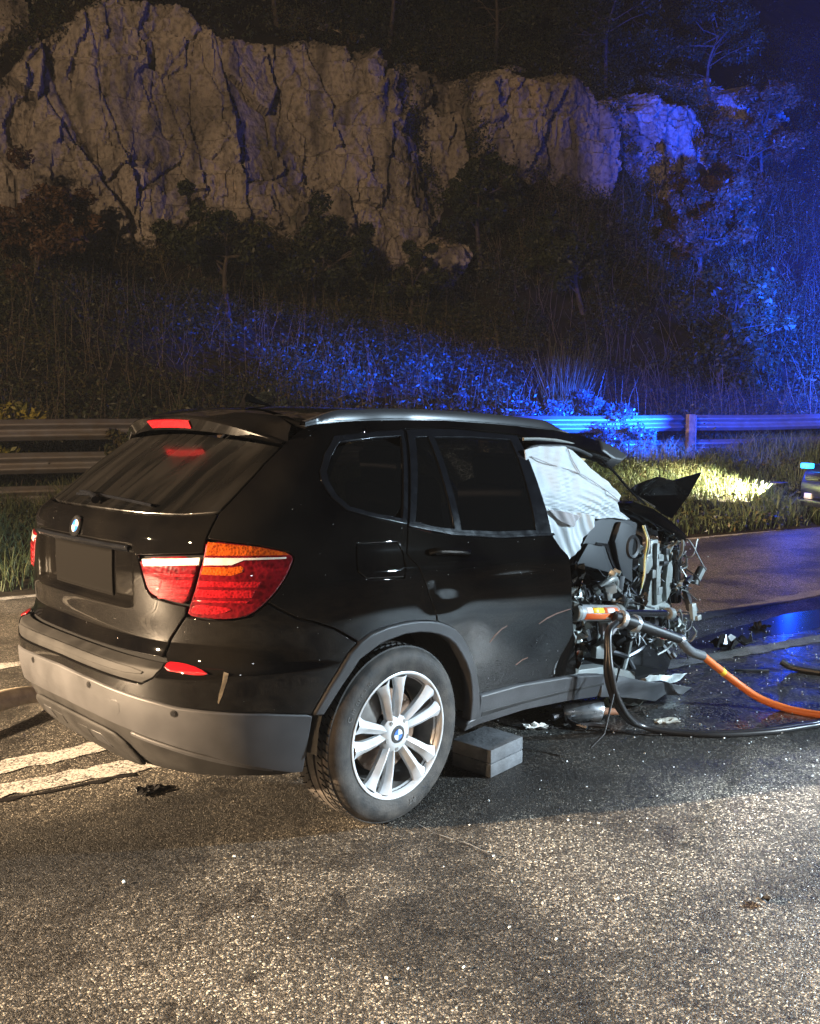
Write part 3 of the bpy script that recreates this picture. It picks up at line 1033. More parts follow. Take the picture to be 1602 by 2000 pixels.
def offset_in(P, d):
    """move a CCW loop inwards by d"""
    e = np.roll(P, -1, 0) - P
    e /= np.linalg.norm(e, axis=1)[:, None] + 1e-12
    n = np.stack([-e[:, 1], e[:, 0]], -1)
    m = n + np.roll(n, 1, 0)
    m /= np.maximum((m * np.roll(n, 1, 0)).sum(1), .35)[:, None] * 1.0
    return P + m * d * 1.0


def cdt_fill(loops, res):
    """triangulate loops[0] minus the others with an inner grid; returns 2-D verts, tris"""
    pts, edges = [], []
    for lp in loops:
        k = len(pts)
        pts += [tuple(p) for p in lp]
        edges += [(k + i, k + (i + 1) % len(lp)) for i in range(len(lp))]
    O = np.array(loops[0])
    gx, gy = np.meshgrid(np.arange(O[:, 0].min(), O[:, 0].max(), res), np.arange(O[:, 1].min(), O[:, 1].max(), res))
    gx = gx + (np.arange(gx.shape[0]) % 2)[:, None] * res * .5
    g = np.stack([gx.ravel(), gy.ravel()], -1)
    m = in_poly(g[:, 0], g[:, 1], O)
    for lp in loops[1:]: m &= ~in_poly(g[:, 0], g[:, 1], lp)
    g = g[m]
    if len(g):
        B = np.array(pts)
        dmin = np.array([np.min(np.hypot(B[:, 0] - p[0], B[:, 1] - p[1])) for p in g])
        g = g[dmin > res * .45]
    pts += [tuple(p) for p in g]
    vs, es, fs, *_ = delaunay_2d_cdt([Vector(p) for p in pts], edges, [], 0, 1e-6)
    V = np.array([tuple(v) for v in vs])
    T = np.array([f for f in fs if len(f) == 3])
    c = V[T].mean(1)
    ok = in_poly(c[:, 0], c[:, 1], O)
    for lp in loops[1:]: ok &= ~in_poly(c[:, 0], c[:, 1], np.array(lp))
    return V, T[ok]


def panel(name, outer, mat, parent, holes=(), off=0.0, gap=.0025, depth=.014, res=.03, rnd=0, step=.02, bev=.0022, raw_uv=False, surf=None, surf_n=None):
    sf = surf or S; sn = surf_n or S_n
    loops = []
    for k, P in enumerate([outer] + list(holes)):
        P = [(float(q2u(q)), z) for q, z in P] if not raw_uv else [tuple(p) for p in P]
        if rnd: P = chaikin(P, rnd)
        P = resample(P, step)
        if (area2(P) > 0) != (k == 0): P = P[::-1]
        loops.append(P)
    l0 = [offset_in(P, gap + bev) for P in loops]
    l1 = [offset_in(P, gap) for P in loops]
    V2, T = cdt_fill(l0, res)
    n = sn(V2[:, 0], V2[:, 1])
    V = list(sf(V2[:, 0], V2[:, 1]) + n * off); NN = list(n); F = [tuple(t) for t in T]
    for A, B in zip(l0, l1):
        k = len(V); m = len(A)
        nA = sn(A[:, 0], A[:, 1]); nB = sn(B[:, 0], B[:, 1])
        pA = sf(A[:, 0], A[:, 1]); pB = sf(B[:, 0], B[:, 1])
        o = pB - pA; o /= np.linalg.norm(o, axis=1)[:, None] + 1e-9
        V += list(pA + nA * off) + list(pB + nB * (off - bev)) + list(pB + nB * (off - depth))
        h = nB + o; h /= np.linalg.norm(h, axis=1)[:, None] + 1e-9
        NN += list(nA) + list(h) + list(o)
        for i in range(m):
            j = (i + 1) % m
            F += [(k + j, k + i, k + m + i, k + m + j), (k + m + j, k + m + i, k + 2 * m + i, k + 2 * m + j)]
    V = [L3(v) for v in V]
    return mesh_obj(name, V, F, mat, parent, True, NN)


def mir(P):
    """right half outline (q from the side to 0) closed with its mirror image"""
    return list(P) + [(-q, z) for q, z in reversed(P) if abs(q) > .01]


# ------------------------------------------------------------------ car materials
def paint_mat():
    m, N, L, P = new_mat('black_metallic_paint')
    tc = N.new('ShaderNodeTexCoord')
    nz = N.new('ShaderNodeTexNoise'); nz.inputs['Scale'].default_value = 2.2; nz.inputs['Detail'].default_value = 8
    L.new(tc.outputs['Object'], nz.inputs['Vector'])
    mr = N.new('ShaderNodeMapRange'); mr.inputs[1].default_value = .38; mr.inputs[2].default_value = .72
    L.new(nz.outputs[0], mr.inputs[0])
    mx = N.new('ShaderNodeMix'); mx.data_type = 'RGBA'
    mx.inputs['A'].default_value = (.0012, .0012, .0015, 1); mx.inputs['B'].default_value = (.0060, .0054, .0047, 1)
    L.new(mr.outputs[0], mx.inputs['Factor'])
    # spattered dust specks
    v = N.new('ShaderNodeTexVoronoi'); v.inputs['Scale'].default_value = 48
    L.new(tc.outputs['Object'], v.inputs['Vector'])
    sp = N.new('ShaderNodeSeparateColor'); L.new(v.outputs['Color'], sp.inputs[0])
    lt = N.new('ShaderNodeMath'); lt.operation = 'MULTIPLY'; lt.inputs[1].default_value = .085; L.new(sp.outputs[0], lt.inputs[0])
    l2 = N.new('ShaderNodeMath'); l2.operation = 'LESS_THAN'; L.new(v.outputs['Distance'], l2.inputs[0]); L.new(lt.outputs[0], l2.inputs[1])
    gt = N.new('ShaderNodeMath'); gt.operation = 'GREATER_THAN'; gt.inputs[1].default_value = .78; L.new(sp.outputs[1], gt.inputs[0])
    mu = N.new('ShaderNodeMath'); mu.operation = 'MULTIPLY'; L.new(l2.outputs[0], mu.inputs[0]); L.new(gt.outputs[0], mu.inputs[1])
    m2 = N.new('ShaderNodeMix'); m2.data_type = 'RGBA'; m2.inputs['B'].default_value = (.42, .42, .42, 1)
    L.new(mu.outputs[0], m2.inputs['Factor']); L.new(mx.outputs['Result'], m2.inputs['A'])
    L.new(m2.outputs['Result'], P.inputs['Base Color'])
    P.inputs['Metallic'].default_value = 0
    P.inputs['Specular IOR Level'].default_value = 0.0
    P.inputs['Roughness'].default_value = .45
    P.inputs['Coat Weight'].default_value = 1.0
    rr = N.new('ShaderNodeMapRange'); rr.inputs[3].default_value = .008; rr.inputs[4].default_value = .035
    L.new(nz.outputs[0], rr.inputs[0]); L.new(rr.outputs[0], P.inputs['Coat Roughness'])
    return m


def glass_mat(name, tint, fac, rough=.02, dirt=0.0):
    m, N, L, P = new_mat(name)
    P.inputs['Base Color'].default_value = (.004, .004, .004, 1)
    P.inputs['Roughness'].default_value = rough
    P.inputs['Specular IOR Level'].default_value = .6
    tr = N.new('ShaderNodeBsdfTransparent'); tr.inputs[0].default_value = (*tint, 1)
    mx = N.new('ShaderNodeMixShader'); mx.inputs[0].default_value = fac
    if dirt:
        tc = N.new('ShaderNodeTexCoord'); nz = N.new('ShaderNodeTexNoise'); nz.inputs['Scale'].default_value = 3; nz.inputs['Detail'].default_value = 9
        nz.inputs['Distortion'].default_value = .4
        mpg = N.new('ShaderNodeMapping'); mpg.inputs['Scale'].default_value = (.7, 4.5, .7); L.new(tc.outputs['Object'], mpg.inputs[0]); L.new(mpg.outputs[0], nz.inputs['Vector'])
        rp = N.new('ShaderNodeValToRGB'); rp.color_ramp.elements[0].position = .36; rp.color_ramp.elements[0].color = (.0015, .0015, .0015, 1)
        rp.color_ramp.elements[1].position = .60; rp.color_ramp.elements[1].color = (dirt, dirt * .88, dirt * .76, 1)
        L.new(nz.outputs[0], rp.inputs[0]); L.new(rp.outputs[0], P.inputs['Base Color'])
        r2 = N.new('ShaderNodeMapRange'); r2.inputs[3].default_value = .08; r2.inputs[4].default_value = .5; L.new(nz.outputs[0], r2.inputs[0]); L.new(r2.outputs[0], P.inputs['Roughness'])
        P.inputs['Coat Weight'].default_value = .6
    L.new(P.outputs[0], mx.inputs[1]); L.new(tr.outputs[0], mx.inputs[2])
    L.new(mx.outputs[0], N['Material Output'].inputs[0])
    return m


def lens_mat(name, c1, c2, scale=90):
    m, N, L, P = new_mat(name)
    tc = N.new('ShaderNodeTexCoord')
    v = N.new('ShaderNodeTexVoronoi'); v.inputs['Scale'].default_value = scale; L.new(tc.outputs['Object'], v.inputs['Vector'])
    n = N.new('ShaderNodeTexNoise'); n.inputs['Scale'].default_value = 22; n.inputs['Detail'].default_value = 5; L.new(tc.outputs['Object'], n.inputs['Vector'])
    ad = N.new('ShaderNodeMath'); ad.operation = 'MULTIPLY_ADD'; ad.inputs[1].default_value = .55; L.new(v.outputs['Distance'], ad.inputs[0]); L.new(n.outputs[0], ad.inputs[2])
    r = N.new('ShaderNodeValToRGB'); e = r.color_ramp.elements
    e[0].position = .45; e[0].color = (*c1, 1); e[1].position = .85; e[1].color = (*c2, 1)
    L.new(ad.outputs[0], r.inputs[0]); L.new(r.outputs[0], P.inputs['Base Color'])
    P.inputs['Roughness'].default_value = .35; P.inputs['Metallic'].default_value = .0; P.inputs['Specular IOR Level'].default_value = .04
    b = N.new('ShaderNodeBump'); b.inputs['Strength'].default_value = .35; b.inputs['Distance'].default_value = .004
    L.new(v.outputs['Distance'], b.inputs['Height']); L.new(b.outputs[0], P.inputs['Normal'])
    P.inputs['Coat Weight'].default_value = 1; P.inputs['Coat Roughness'].default_value = .03
    return m


M['paint'] = paint_mat()
M['shell'] = simple('inner_shell_black', (.006, .006, .006), .8, spec=.1)
M['clad'] = simple('grey_plastic_cladding', (.031, .031, .033), .47, spec=.40, noise=.35, nscale=6, bump=.08, bscale=500)
M['clad_dark'] = simple('dark_plastic_apron', (.016, .0155, .015), .6, spec=.15, noise=.5, nscale=9, bump=.06, bscale=300)
M['trim'] = simple('satin_black_trim', (.005, .0055, .007), .16, spec=.12, noise=.2)
M['rubber'] = simple('tyre_rubber', (.022, .021, .020), .68, spec=.35, noise=.9, nscale=14, dirt=(.065, .056, .048), bump=.15, bscale=120)
M['alloy'] = simple('silver_alloy', (.84, .86, .88), .34, metal=.2, coat=.6, noise=.18, nscale=9, dirt=(.42, .41, .40))
M['alloy_dark'] = simple('brake_dust_barrel', (.16, .15, .14), .5, metal=.6, noise=.5, nscale=12)
M['chrome'] = simple('chrome', (.7, .7, .7), .12, metal=1.0)
M['glass_rear'] = glass_mat('dusty_rear_glass', (.03, .03, .03), .06, dirt=.0045)
M['glass_side'] = glass_mat('privacy_glass', (.10, .10, .11), .35)
M['glass_clear'] = glass_mat('cracked_windscreen_glass', (.72, .78, .80), .80, .05)
M['red'] = lens_mat('red_lens', (.09, .0015, .003), (.24, .006, .010), 110)
M['red_dark'] = lens_mat('deep_red_lens', (.035, .001, .002), (.10, .003, .006), 60)
M['amber'] = lens_mat('amber_lens', (.10, .011, .002), (.30, .050, .004), 120)
M['white_lens'] = simple('white_lens', (.42, .41, .37), .25, coat=1, noise=.15, nscale=40)
M['red_plain'] = simple('red_reflector', (.26, .005, .010), .22, coat=1, bump=.2, bscale=300)
M['fabric'] = simple('airbag_fabric', (.46, .48, .49), .85, spec=.15, bump=.25, bscale=260)
M['fabric_grey'] = simple('grey_airbag_fabric', (.30, .28, .28), .85, spec=.15, bump=.25, bscale=260)
M['dash'] = simple('charcoal_dash', (.026, .027, .029), .55, spec=.3, bump=.15, bscale=400)
M['alu'] = simple('grey_metal', (.30, .32, .31), .42, metal=.25, noise=.4, nscale=8, dirt=(.18, .17, .15))
M['cast'] = simple('cast_aluminium', (.42, .45, .43), .38, metal=.3, noise=.4, nscale=14, dirt=(.20, .20, .18), bump=.2, bscale=60)
M['steel_dark'] = simple('dark_steel', (.07, .07, .075), .38, metal=.8, noise=.5, nscale=10)
M['black_gloss'] = simple('glossy_black_plastic', (.010, .010, .011), .18)
M['black'] = simple('black_plastic', (.016, .016, .017), .5)
M['seat'] = simple('black_seat_cloth', (.018, .018, .020), .85)

car = empty('black_suv', (0, 0, HUB), (0, PITCH, 0))
tag(car, 'wrecked black SUV with its front end crushed and right front door cut off', 'car')

# ------------------------------------------------------------------ body outlines, (q, z): q degrees round the tail, 90+ centimetres along the side
OUTER_LAMP = [(40.6, 1.115), (50.3, 1.101), (56.6, 1.079), (57.8, 1.060), (57.6, 1.038), (55.2, .961), (52.8, .907), (49.7, .858), (46.4, .844), (41.8, .842), (37.5, .848), (38.1, .885), (39.5, .966), (40.4, 1.062)]
INNER_LAMP = [(25.6, 1.036), (40.1, 1.064), (39.1, .966), (37.7, .886), (34.3, .891), (29.8, .903), (28.2, .926), (27.0, .976)]
EDGE_TOP = [(196, 1.612), (170, 1.611), (140, 1.607), (115, 1.595), (95, 1.581), (84, 1.572), (76.4, 1.563), (66, 1.545), (60.5, 1.515), (56.3, 1.470)]
GLASS_R = [(55.4, 1.455), (50.6, 1.385), (46.6, 1.308), (41.9, 1.206)]
SEAM = [(55.0, .884), (58.6, .850), (62.9, .829), (67.0, .802), (73.2, .742)]
ARCH_OUT = [(62.6, .495), (65.9, .590), (70.5, .703), (73.2, .742), (76.1, .768), (81, .786), (86.4, .793), (92, .793), (98.2, .787), (104.2, .776), (109.5, .758), (113.9, .738), (118.8, .700), (123.4, .650), (127, .590), (129.7, .528), (132.0, .470), (133.5, .419), (135.3, .325)]
ARCH_IN = [(64.9, .492), (67, .545), (69.1, .594), (73.3, .679), (79.3, .729), (86.6, .749), (92.5, .748), (98.5, .740), (104, .727), (109.6, .705), (114.2, .675), (118.4, .632), (122, .585), (124.8, .535), (127, .475), (128.3, .419), (128.8, .323)]
DOOR_GAP = [(110.6, 1.552), (101.6, 1.36), (92.4, 1.160), (89.4, 1.053), (92.3, 1.015), (96.4, .944), (101.0, .855), (104.2, .776)]
QWIN_OUT = [(72.2, 1.502), (109.0, 1.547), (100.2, 1.355), (92.0, 1.165), (79.8, 1.194), (71.6, 1.223), (67.8, 1.268), (65.4, 1.325), (65.2, 1.364), (67.5, 1.43)]
QWIN_IN = [(73.6, 1.478), (105.3, 1.518), (97.5, 1.354), (90.2, 1.190), (81.0, 1.209), (72.8, 1.237), (69.4, 1.279), (67.6, 1.328), (67.4, 1.362), (69.6, 1.42)]
FUEL = [(73.4, 1.099), (86.8, 1.099), (88.2, 1.053), (86.9, .966), (75.0, .972), (72.6, 1.002)]
CLAD_TOP = [(62.8, .494), (53.3, .517), (45.9, .526), (37.3, .535), (32.3, .548), (24.9, .560), (15.0, .572), (0, .578)]
CLAD_BOT = [(61.5, .272), (59.0, .274), (51.6, .311), (41.9, .362), (33.8, .394), (25.3, .419), (15.0, .434), (0, .438)]
DOOR_FRONT = [(186.8, 1.100), (195.4, .991), (196.9, .896), (199.1, .703), (205.0, .50), (207.5, .412)]


def side(P, s):
    return [(q * s, z) for q, z in P]


for s in (1, -1):
    quarter = GLASS_R + [(41.9, 1.203), (40.7, 1.118)] + OUTER_LAMP[1:7] + SEAM + ARCH_OUT[4:10] + DOOR_GAP[::-1] + [(145.3, 1.576), (189.5, 1.568), (196, 1.560)] + EDGE_TOP
    panel('quarter_panel', side(quarter, s), M['paint'], car, [side(QWIN_OUT, s)] + ([side(FUEL, s)] if s == 1 else []), res=.025, step=.02)
    # quarter window: trim frame and glass
    w = panel('quarter_window', side(QWIN_IN, s), M['glass_side'], car, off=-.006, rnd=1)
    panel('window_trim', side(QWIN_OUT, s), M['trim'], w, [side(QWIN_IN, s)], off=.003, rnd=0, res=.012, step=.012, gap=.001)
    # rear door
    belt = [(92.6, 1.158), (104, 1.135), (116.7, 1.118), (149.2, 1.095), (170, 1.093), (186.8, 1.095)]
    door = panel('rear_door', side(DOOR_GAP[2:] + ARCH_OUT[10:16] + [(133.0, .432), (162.4, .437), (201.9, .415)] + DOOR_FRONT[::-1] + belt[::-1], s), M['paint'], car, res=.025)
    frame_o = [(110.9, 1.550), (127, 1.563), (145.3, 1.569), (188.0, 1.561), (187.0, 1.300), (186.4, 1.101), (170, 1.099), (149.2, 1.101), (116.7, 1.124), (93.0, 1.164), (102, 1.36)]
    g_small = [(114.2, 1.518), (122.4, 1.524), (119.4, 1.143), (107.8, 1.155), (97.4, 1.177), (106.2, 1.355)]
    g_main = [(126.4, 1.524), (153.6, 1.537), (180.6, 1.538), (177.6, 1.32), (174.8, 1.125), (148.0, 1.126), (123.8, 1.138)]
    panel('window_frame', side(frame_o, s), M['trim'], door, [side(g_small, s), side(g_main, s)], off=.001, res=.02, step=.015, gap=.001)
    panel('fixed_window', side(g_small, s), M['glass_side'], door, off=-.006, gap=.0, step=.03)
    panel('door_window', side(g_main, s), M['glass_side'], door, off=-.006, gap=.0, step=.03)
    panel('belt_moulding', side([(92.8, 1.170), (116.7, 1.131), (149.2, 1.107), (187.6, 1.105), (188.2, 1.094), (149.2, 1.094), (116.7, 1.117), (92.4, 1.157)], s), M['trim'], door, off=.007, gap=0, res=.02, step=.02)
    # wheel-arch moulding and sill
    panel('wheel_arch_moulding', side(ARCH_OUT + ARCH_IN[::-1], s), M['clad'], car, off=.016, depth=.05, gap=.001, res=.02, step=.015, bev=.006)
    panel('sill_cladding', side([(134.6, .424), (162.4, .430), (201.9, .410), (222, .388), (232.9, .373), (231, .32), (229.9, .262), (200, .287), (168.4, .302), (135.3, .292), (126.5, .276), (128.6, .32), (134.2, .33)], s), M['clad'], car, off=.010, depth=.08, gap=.002, res=.02, bev=.005)
    panel('sill_step', side([(136.2, .350), (164.4, .352), (198.0, .348), (233.0, .334), (233.0, .322), (198, .336), (164.4, .338), (136.2, .330)], s), M['clad_dark'], car, off=.0125, gap=0, res=.02, step=.03)
    # tail lamps
    lamp_o = panel('tail_lamp', side(OUTER_LAMP, s), M['red_dark'], car, off=.004, rnd=1, res=.012, step=.012, bev=.005, depth=.03)
    panel('amber_lens', side([(41.0, 1.108), (50.3, 1.096), (56.0, 1.077), (56.8, 1.066), (45.0, 1.062), (40.8, 1.060)], s), M['amber'], lamp_o, off=.0052, gap=.001, res=.012, step=.012, bev=.001)
    panel('white_strip', side([(40.7, 1.054), (45.0, 1.056), (56.2, 1.061), (56.2, 1.053), (48.1, 1.048), (45.9, 1.030), (40.6, 1.026)], s), M['white_lens'], lamp_o, off=.0056, gap=.001, res=.01, step=.01, bev=.001)
    panel('amber_lens', side([(40.6, 1.022), (46.1, 1.024), (47.6, 1.030), (48.2, 1.022), (48.0, 1.008), (46.0, .996), (40.3, .996)], s), M['amber'], lamp_o, off=.0052, gap=.001, res=.012, step=.012, bev=.001)
    for za, zb, qa, qb in ((.975, .955, 40.1, 51.5), (.945, .918, 39.7, 50.5), (.908, .900, 39.2, 49.5)):
        panel('lamp_rib', side([(qa, za), (qb, za + .004), (qb - .6, zb + .003), (qa - .4, zb)], s), M['red'], lamp_o, off=.0064, gap=.0005, res=.012, step=.012, bev=.0015)
    panel('bulb_chamber', side([(39.1, .892), (43, .893), (47, .885), (44.5, .862), (40.5, .857), (38.4, .862)], s), M['red'], lamp_o, off=.006, gap=.001, rnd=1, res=.01, step=.01)
    lamp_i = panel('gate_lamp', side(INNER_LAMP, s), M['red_dark'], car, off=.004, rnd=1, res=.012, step=.012, bev=.005, depth=.03)
    panel('white_strip', side([(26.8, 1.031), (40.0, 1.054), (39.8, 1.026), (27.4, 1.006)], s), M['white_lens'], lamp_i, off=.0056, gap=.001, res=.01, step=.01, bev=.001)
    for za, zb, qa, qb in ((.990, .980, 28.0, 39.3), (.968, .945, 28.4, 38.9), (.936, .922, 29.0, 38.4), (.912, .903, 31, 37.9)):
        panel('lamp_rib', side([(qa, za - .004), (qb, za + .006), (qb - .3, zb + .006), (qa + .3, zb - .004)], s), M['red'], lamp_i, off=.0064, gap=.0005, res=.012, step=.012, bev=.0015)
    panel('bumper_reflector', side([(33.7, .685), (37.3, .687), (41.0, .677), (43.2, .660), (41.4, .651), (37.8, .655), (34.2, .661)], s), M['red_plain'], car, off=.004, rnd=1, res=.012, step=.01, bev=.002)

flap = panel('fuel_flap', FUEL, M['paint'], car, gap=.003, rnd=0, res=.02)

# tailgate
gate = panel('tailgate', mir([(41.9, 1.203), (40.7, 1.118), (40.3, 1.068), (25.3, 1.040), (26.8, .976), (27.9, .926), (29.6, .899), (34.3, .887), (37.6, .882), (37.3, .848), (35.3, .798), (33.7, .758), (32.6, .705), (32.2, .690), (18.5, .688), (0, .687)][0:])[::1] + [(-34.4, 1.190), (-23, 1.185), (0, 1.184), (23, 1.185), (34.4, 1.190)], M['paint'], car, res=.014, step=.014)
rg = panel('rear_window', mir([(53.6, 1.452), (49.1, 1.463), (39.9, 1.475), (18.6, 1.491), (0, 1.496)][::-1])[:0] + [(0, 1.496), (18.6, 1.491), (39.9, 1.475), (49.1, 1.463), (54.9, 1.452), (50.4, 1.385), (46.4, 1.308), (41.7, 1.208), (34.4, 1.194), (23.3, 1.189), (0, 1.188),
     (-23.3, 1.189), (-34.4, 1.194), (-41.7, 1.208), (-46.4, 1.308), (-50.4, 1.385), (-54.9, 1.452), (-49.1, 1.463), (-39.9, 1.475), (-18.6, 1.491)], M['glass_rear'], gate, off=-.002, res=.03)
# wiper lying low on the glass
def on_s(q, z, off=0.0):
    u = float(q2u(q)); p = S(np.array(u), np.array(z)); n = S_n(np.array(u), np.array(z))
    return L3(p + n * off)
mb = MB()
mb.tube([on_s(q, z, .022) for q, z in ((2, 1.196), (0, 1.206), (-6, 1.218), (-12, 1.221))], [.016, .013, .009, .006], 8)
mb.tube([on_s(q, z, .012) for q, z in ((-14, 1.216), (0, 1.222), (12, 1.217), (25, 1.206))], .006, 6)
mb.build('rear_wiper', M['trim'], gate)
# licence plate and emblem
plate = panel('plate', [(-14.5, 1.052), (14.5, 1.052), (14.5, .868), (-14.5, .868)], simple('dark_plate', (.0028, .0024, .002), .8, spec=.05), gate, off=.010, gap=0, res=.02, depth=.012)
panel('plate_light_bar', [(-23, 1.072), (23, 1.072), (22, 1.058), (-22, 1.058)], M['trim'], gate, off=.016, gap=0, res=.02)
def disc_on(q, z, r0, r1, a0, a1, off, name, mat, parent, n=24):
    """ring or sector lying on the body surface round (q, z)"""
    u = float(q2u(q)); P = []
    ks = max(3, int(n * (a1 - a0) / (2 * math.pi)))
    A_ = [a0 + (a1 - a0) * i / ks for i in range(ks + 1)]
    p = np.array(S(np.array(u), np.array(z))); nn = np.array(S_n(np.array(u), np.array(z)))
    tx = np.cross([0, 0, 1.0], nn); tx /= np.linalg.norm(tx); ty = np.cross(nn, tx)
    V, F = [], []
    for lay in (off, off - .006):
        for a in A_:
            for rad in (r0, r1):
                V.append(L3(p + nn * lay + (tx * math.cos(a) + ty * math.sin(a)) * rad))
    m_ = len(A_) * 2
    for i in range(ks):
        k = i * 2
        F += [(k, k + 1, k + 3, k + 2), (m_ + k, m_ + k + 2, m_ + k + 3, m_ + k + 1), (k + 1, m_ + k + 1, m_ + k + 3, k + 3), (k, k + 2, m_ + k + 2, m_ + k)]
    return mesh_obj(name, V, F, mat, parent, False)
M['emb_blue'] = simple('emblem_blue', (.02, .13, .55), .25, coat=1)
M['emb_white'] = simple('emblem_white', (.75, .75, .75), .3, coat=1)
TWO = 2 * math.pi
for k in range(4):
    disc_on(0, 1.112, .0005, .024, k * TWO / 4, (k + 1) * TWO / 4, .007, 'emblem_quarter', M['emb_white'] if k % 2 == 0 else M['emb_blue'], gate, 40)
disc_on(0, 1.112, .024, .036, 0, TWO, .006, 'emblem_ring', M['black_gloss'], gate, 32)
disc_on(0, 1.112, .036, .041, 0, TWO, .008, 'emblem_rim', M['chrome'], gate, 32)

# bumper
ledge = [(33.4, .684), (33.6, .666), (32.0, .629), (29.5, .603), (14.1, .612), (0, .616)]
bump_o = mir(CLAD_TOP) [:]
bumper_right = [(62.8, .497), (65.9, .590), (70.5, .703), (73.0, .738), (67.0, .799), (62.9, .826), (58.6, .847), (55.0, .880), (52.8, .903), (49.7, .855), (46.4, .841), (41.8, .839), (37.4, .845), (35.5, .797), (33.9, .757), (32.9, .705)] + ledge
bumper = panel('rear_bumper', bumper_right + [(-q, z) for q, z in reversed(bumper_right[:-1])] + [(-q, z) for q, z in CLAD_TOP[1:-1]] + [(q, z) for q, z in reversed(CLAD_TOP)][0:] , M['paint'], car, res=.022, step=.018)
panel('loading_edge', mir(ledge) + [(-18, .686), (0, .686), (18, .686)], M['clad_dark'], bumper, off=-.004, res=.012, step=.014)
panel('loading_pad', mir([(30.5, .655), (29.0, .628), (14.1, .632), (0, .635)]) + [(-15, .664), (0, .666), (15, .664)], M['clad_dark'], bumper, off=.001, res=.012, step=.014, rnd=1)
clad = panel('bumper_cladding', CLAD_TOP + [(-q, z) for q, z in reversed(CLAD_TOP[:-1])] + [(-q, z) for q, z in CLAD_BOT[:-1]] + CLAD_BOT[::-1], M['clad'], car, off=.004, res=.022, step=.02, bev=.005, depth=.03)
LOWB = [(60.5, .262), (57, .255), (49.6, .258), (40, .250), (30, .238), (20, .225), (0, .215)]
apron = panel('lower_apron', CLAD_BOT + [(-q, z) for q, z in reversed(CLAD_BOT[:-1])] + [(-q, z) for q, z in LOWB[:-1]] + LOWB[::-1], M['clad_dark'], car, off=-.012, res=.025, step=.02, bev=.005, depth=.06)
panel('apron_lip', [(55, .300), (42, .350), (33.8, .380), (25.3, .404), (25.3, .392), (33.8, .368), (42, .336), (55, .286)], M['clad'], apron, off=-.004, gap=0, res=.02)
panel('skid_plate', [(-22, .375), (-14, .395), (14, .395), (22, .375), (25.5, .275), (24, .235), (0, .225), (-24, .235), (-25.5, .275)], M['clad_dark'], apron, off=.006, res=.02, bev=.008, rnd=1)
for s in (1, -1):
    panel('exhaust_slot', [(s * 4, .360), (s * 9, .362), (s * 9.5, .320), (s * 4.5, .318)], M['clad_dark'], apron, off=.009, gap=.001, res=.02)
    panel('exhaust_slot', [(s * 10.5, .362), (s * 15, .362), (s * 17.5, .310), (s * 11, .316)], M['black'], apron, off=.009, gap=.001, res=.02)
panel('tow_cover', [(20.9, .524), (24.1, .526), (24.1, .470), (20.9, .466)], M['clad'], clad, off=.0055, gap=.001, res=.015, bev=.002, rnd=1)
for q, z in ((14.0, .549), (36.5, .515), (-14.0, .549), (-36.5, .515)):
    disc_on(q, z, .0005, .009, 0, TWO, .008, 'parking_sensor', M['black_gloss'], clad, 16)
    disc_on(q, z, .009, .0125, 0, TWO, .0065, 'sensor_ring', M['clad_dark'], clad, 16)
# scraped-off paint on the bumper corner
panel('paint_scrape', [(45.4, .668), (46.3, .664), (46.1, .64), (45.7, .615), (45.35, .59), (44.7, .557), (44.5, .56), (44.75, .595), (45.1, .62), (45.3, .645)], simple('scraped_primer', (.075, .058, .036), .7, noise=.6, nscale=60), bumper, off=.0006, gap=0, res=.01, step=.008, bev=.0002, depth=.001)

# thin orange-brown streaks on the rear door
M['thin_mark'] = simple('orange_brown', (.10, .035, .015), .6)
door_r = [c for c in car.children if c.name.startswith('rear_door')][0]
for P_ in ([(137.5, .655), (141, .685), (145.5, .708), (149, .716), (149, .712), (145.8, .703), (141.6, .680), (138.2, .652)],
           [(172, .700), (178, .722), (186, .738), (197, .748), (197, .744), (186, .732), (178.4, .716), (172.8, .698)],
           [(157, .530), (162, .548), (166, .552), (166, .548), (162, .543), (157.6, .526)]):
    panel('orange_streak', P_, M['thin_mark'], door_r, off=.0006, gap=0, res=.01, step=.008, bev=.0002, depth=.001)

# inner shell closing the panel gaps
def shell(P, off=-.022, holes=()):
    return panel('body_shell', P, M['shell'], car, holes, off=off, gap=0, depth=.004, res=.05, step=.04, bev=.001)
shell(mir([(61, .30), (60, .50), (64, .72), (62, .84), (50, 1.0), (41, 1.18), (20, 1.17), (0, 1.17)]) + [(-30, .25), (0, .24), (30, .25)])
for s in (1, -1):
    shell(side([(41, 1.14), (50, 1.10), (58, .86), (72, .79), (90, .83), (106, .81), (122, .72), (134, .50), (137, .42), (198, .42), (196, .70), (193, .98), (186, 1.085), (120, 1.11), (92, 1.15), (79, 1.18), (69, 1.22), (62, 1.33), (64, 1.45), (72, 1.515), (108, 1.555), (108, 1.59), (76, 1.56), (62, 1.53), (58, 1.47), (48, 1.28), (43, 1.20)], s))
    shell(side([(109, 1.556), (188, 1.572), (196, 1.565), (194, 1.60), (140, 1.60), (109, 1.588)], s))
    shell(side([(186, 1.09), (188.5, 1.56), (181.5, 1.545), (175.6, 1.115)], s), -.02)
    shell(side([(92.2, 1.17), (110.8, 1.545), (106.2, 1.51), (91, 1.195)], s), -.02)

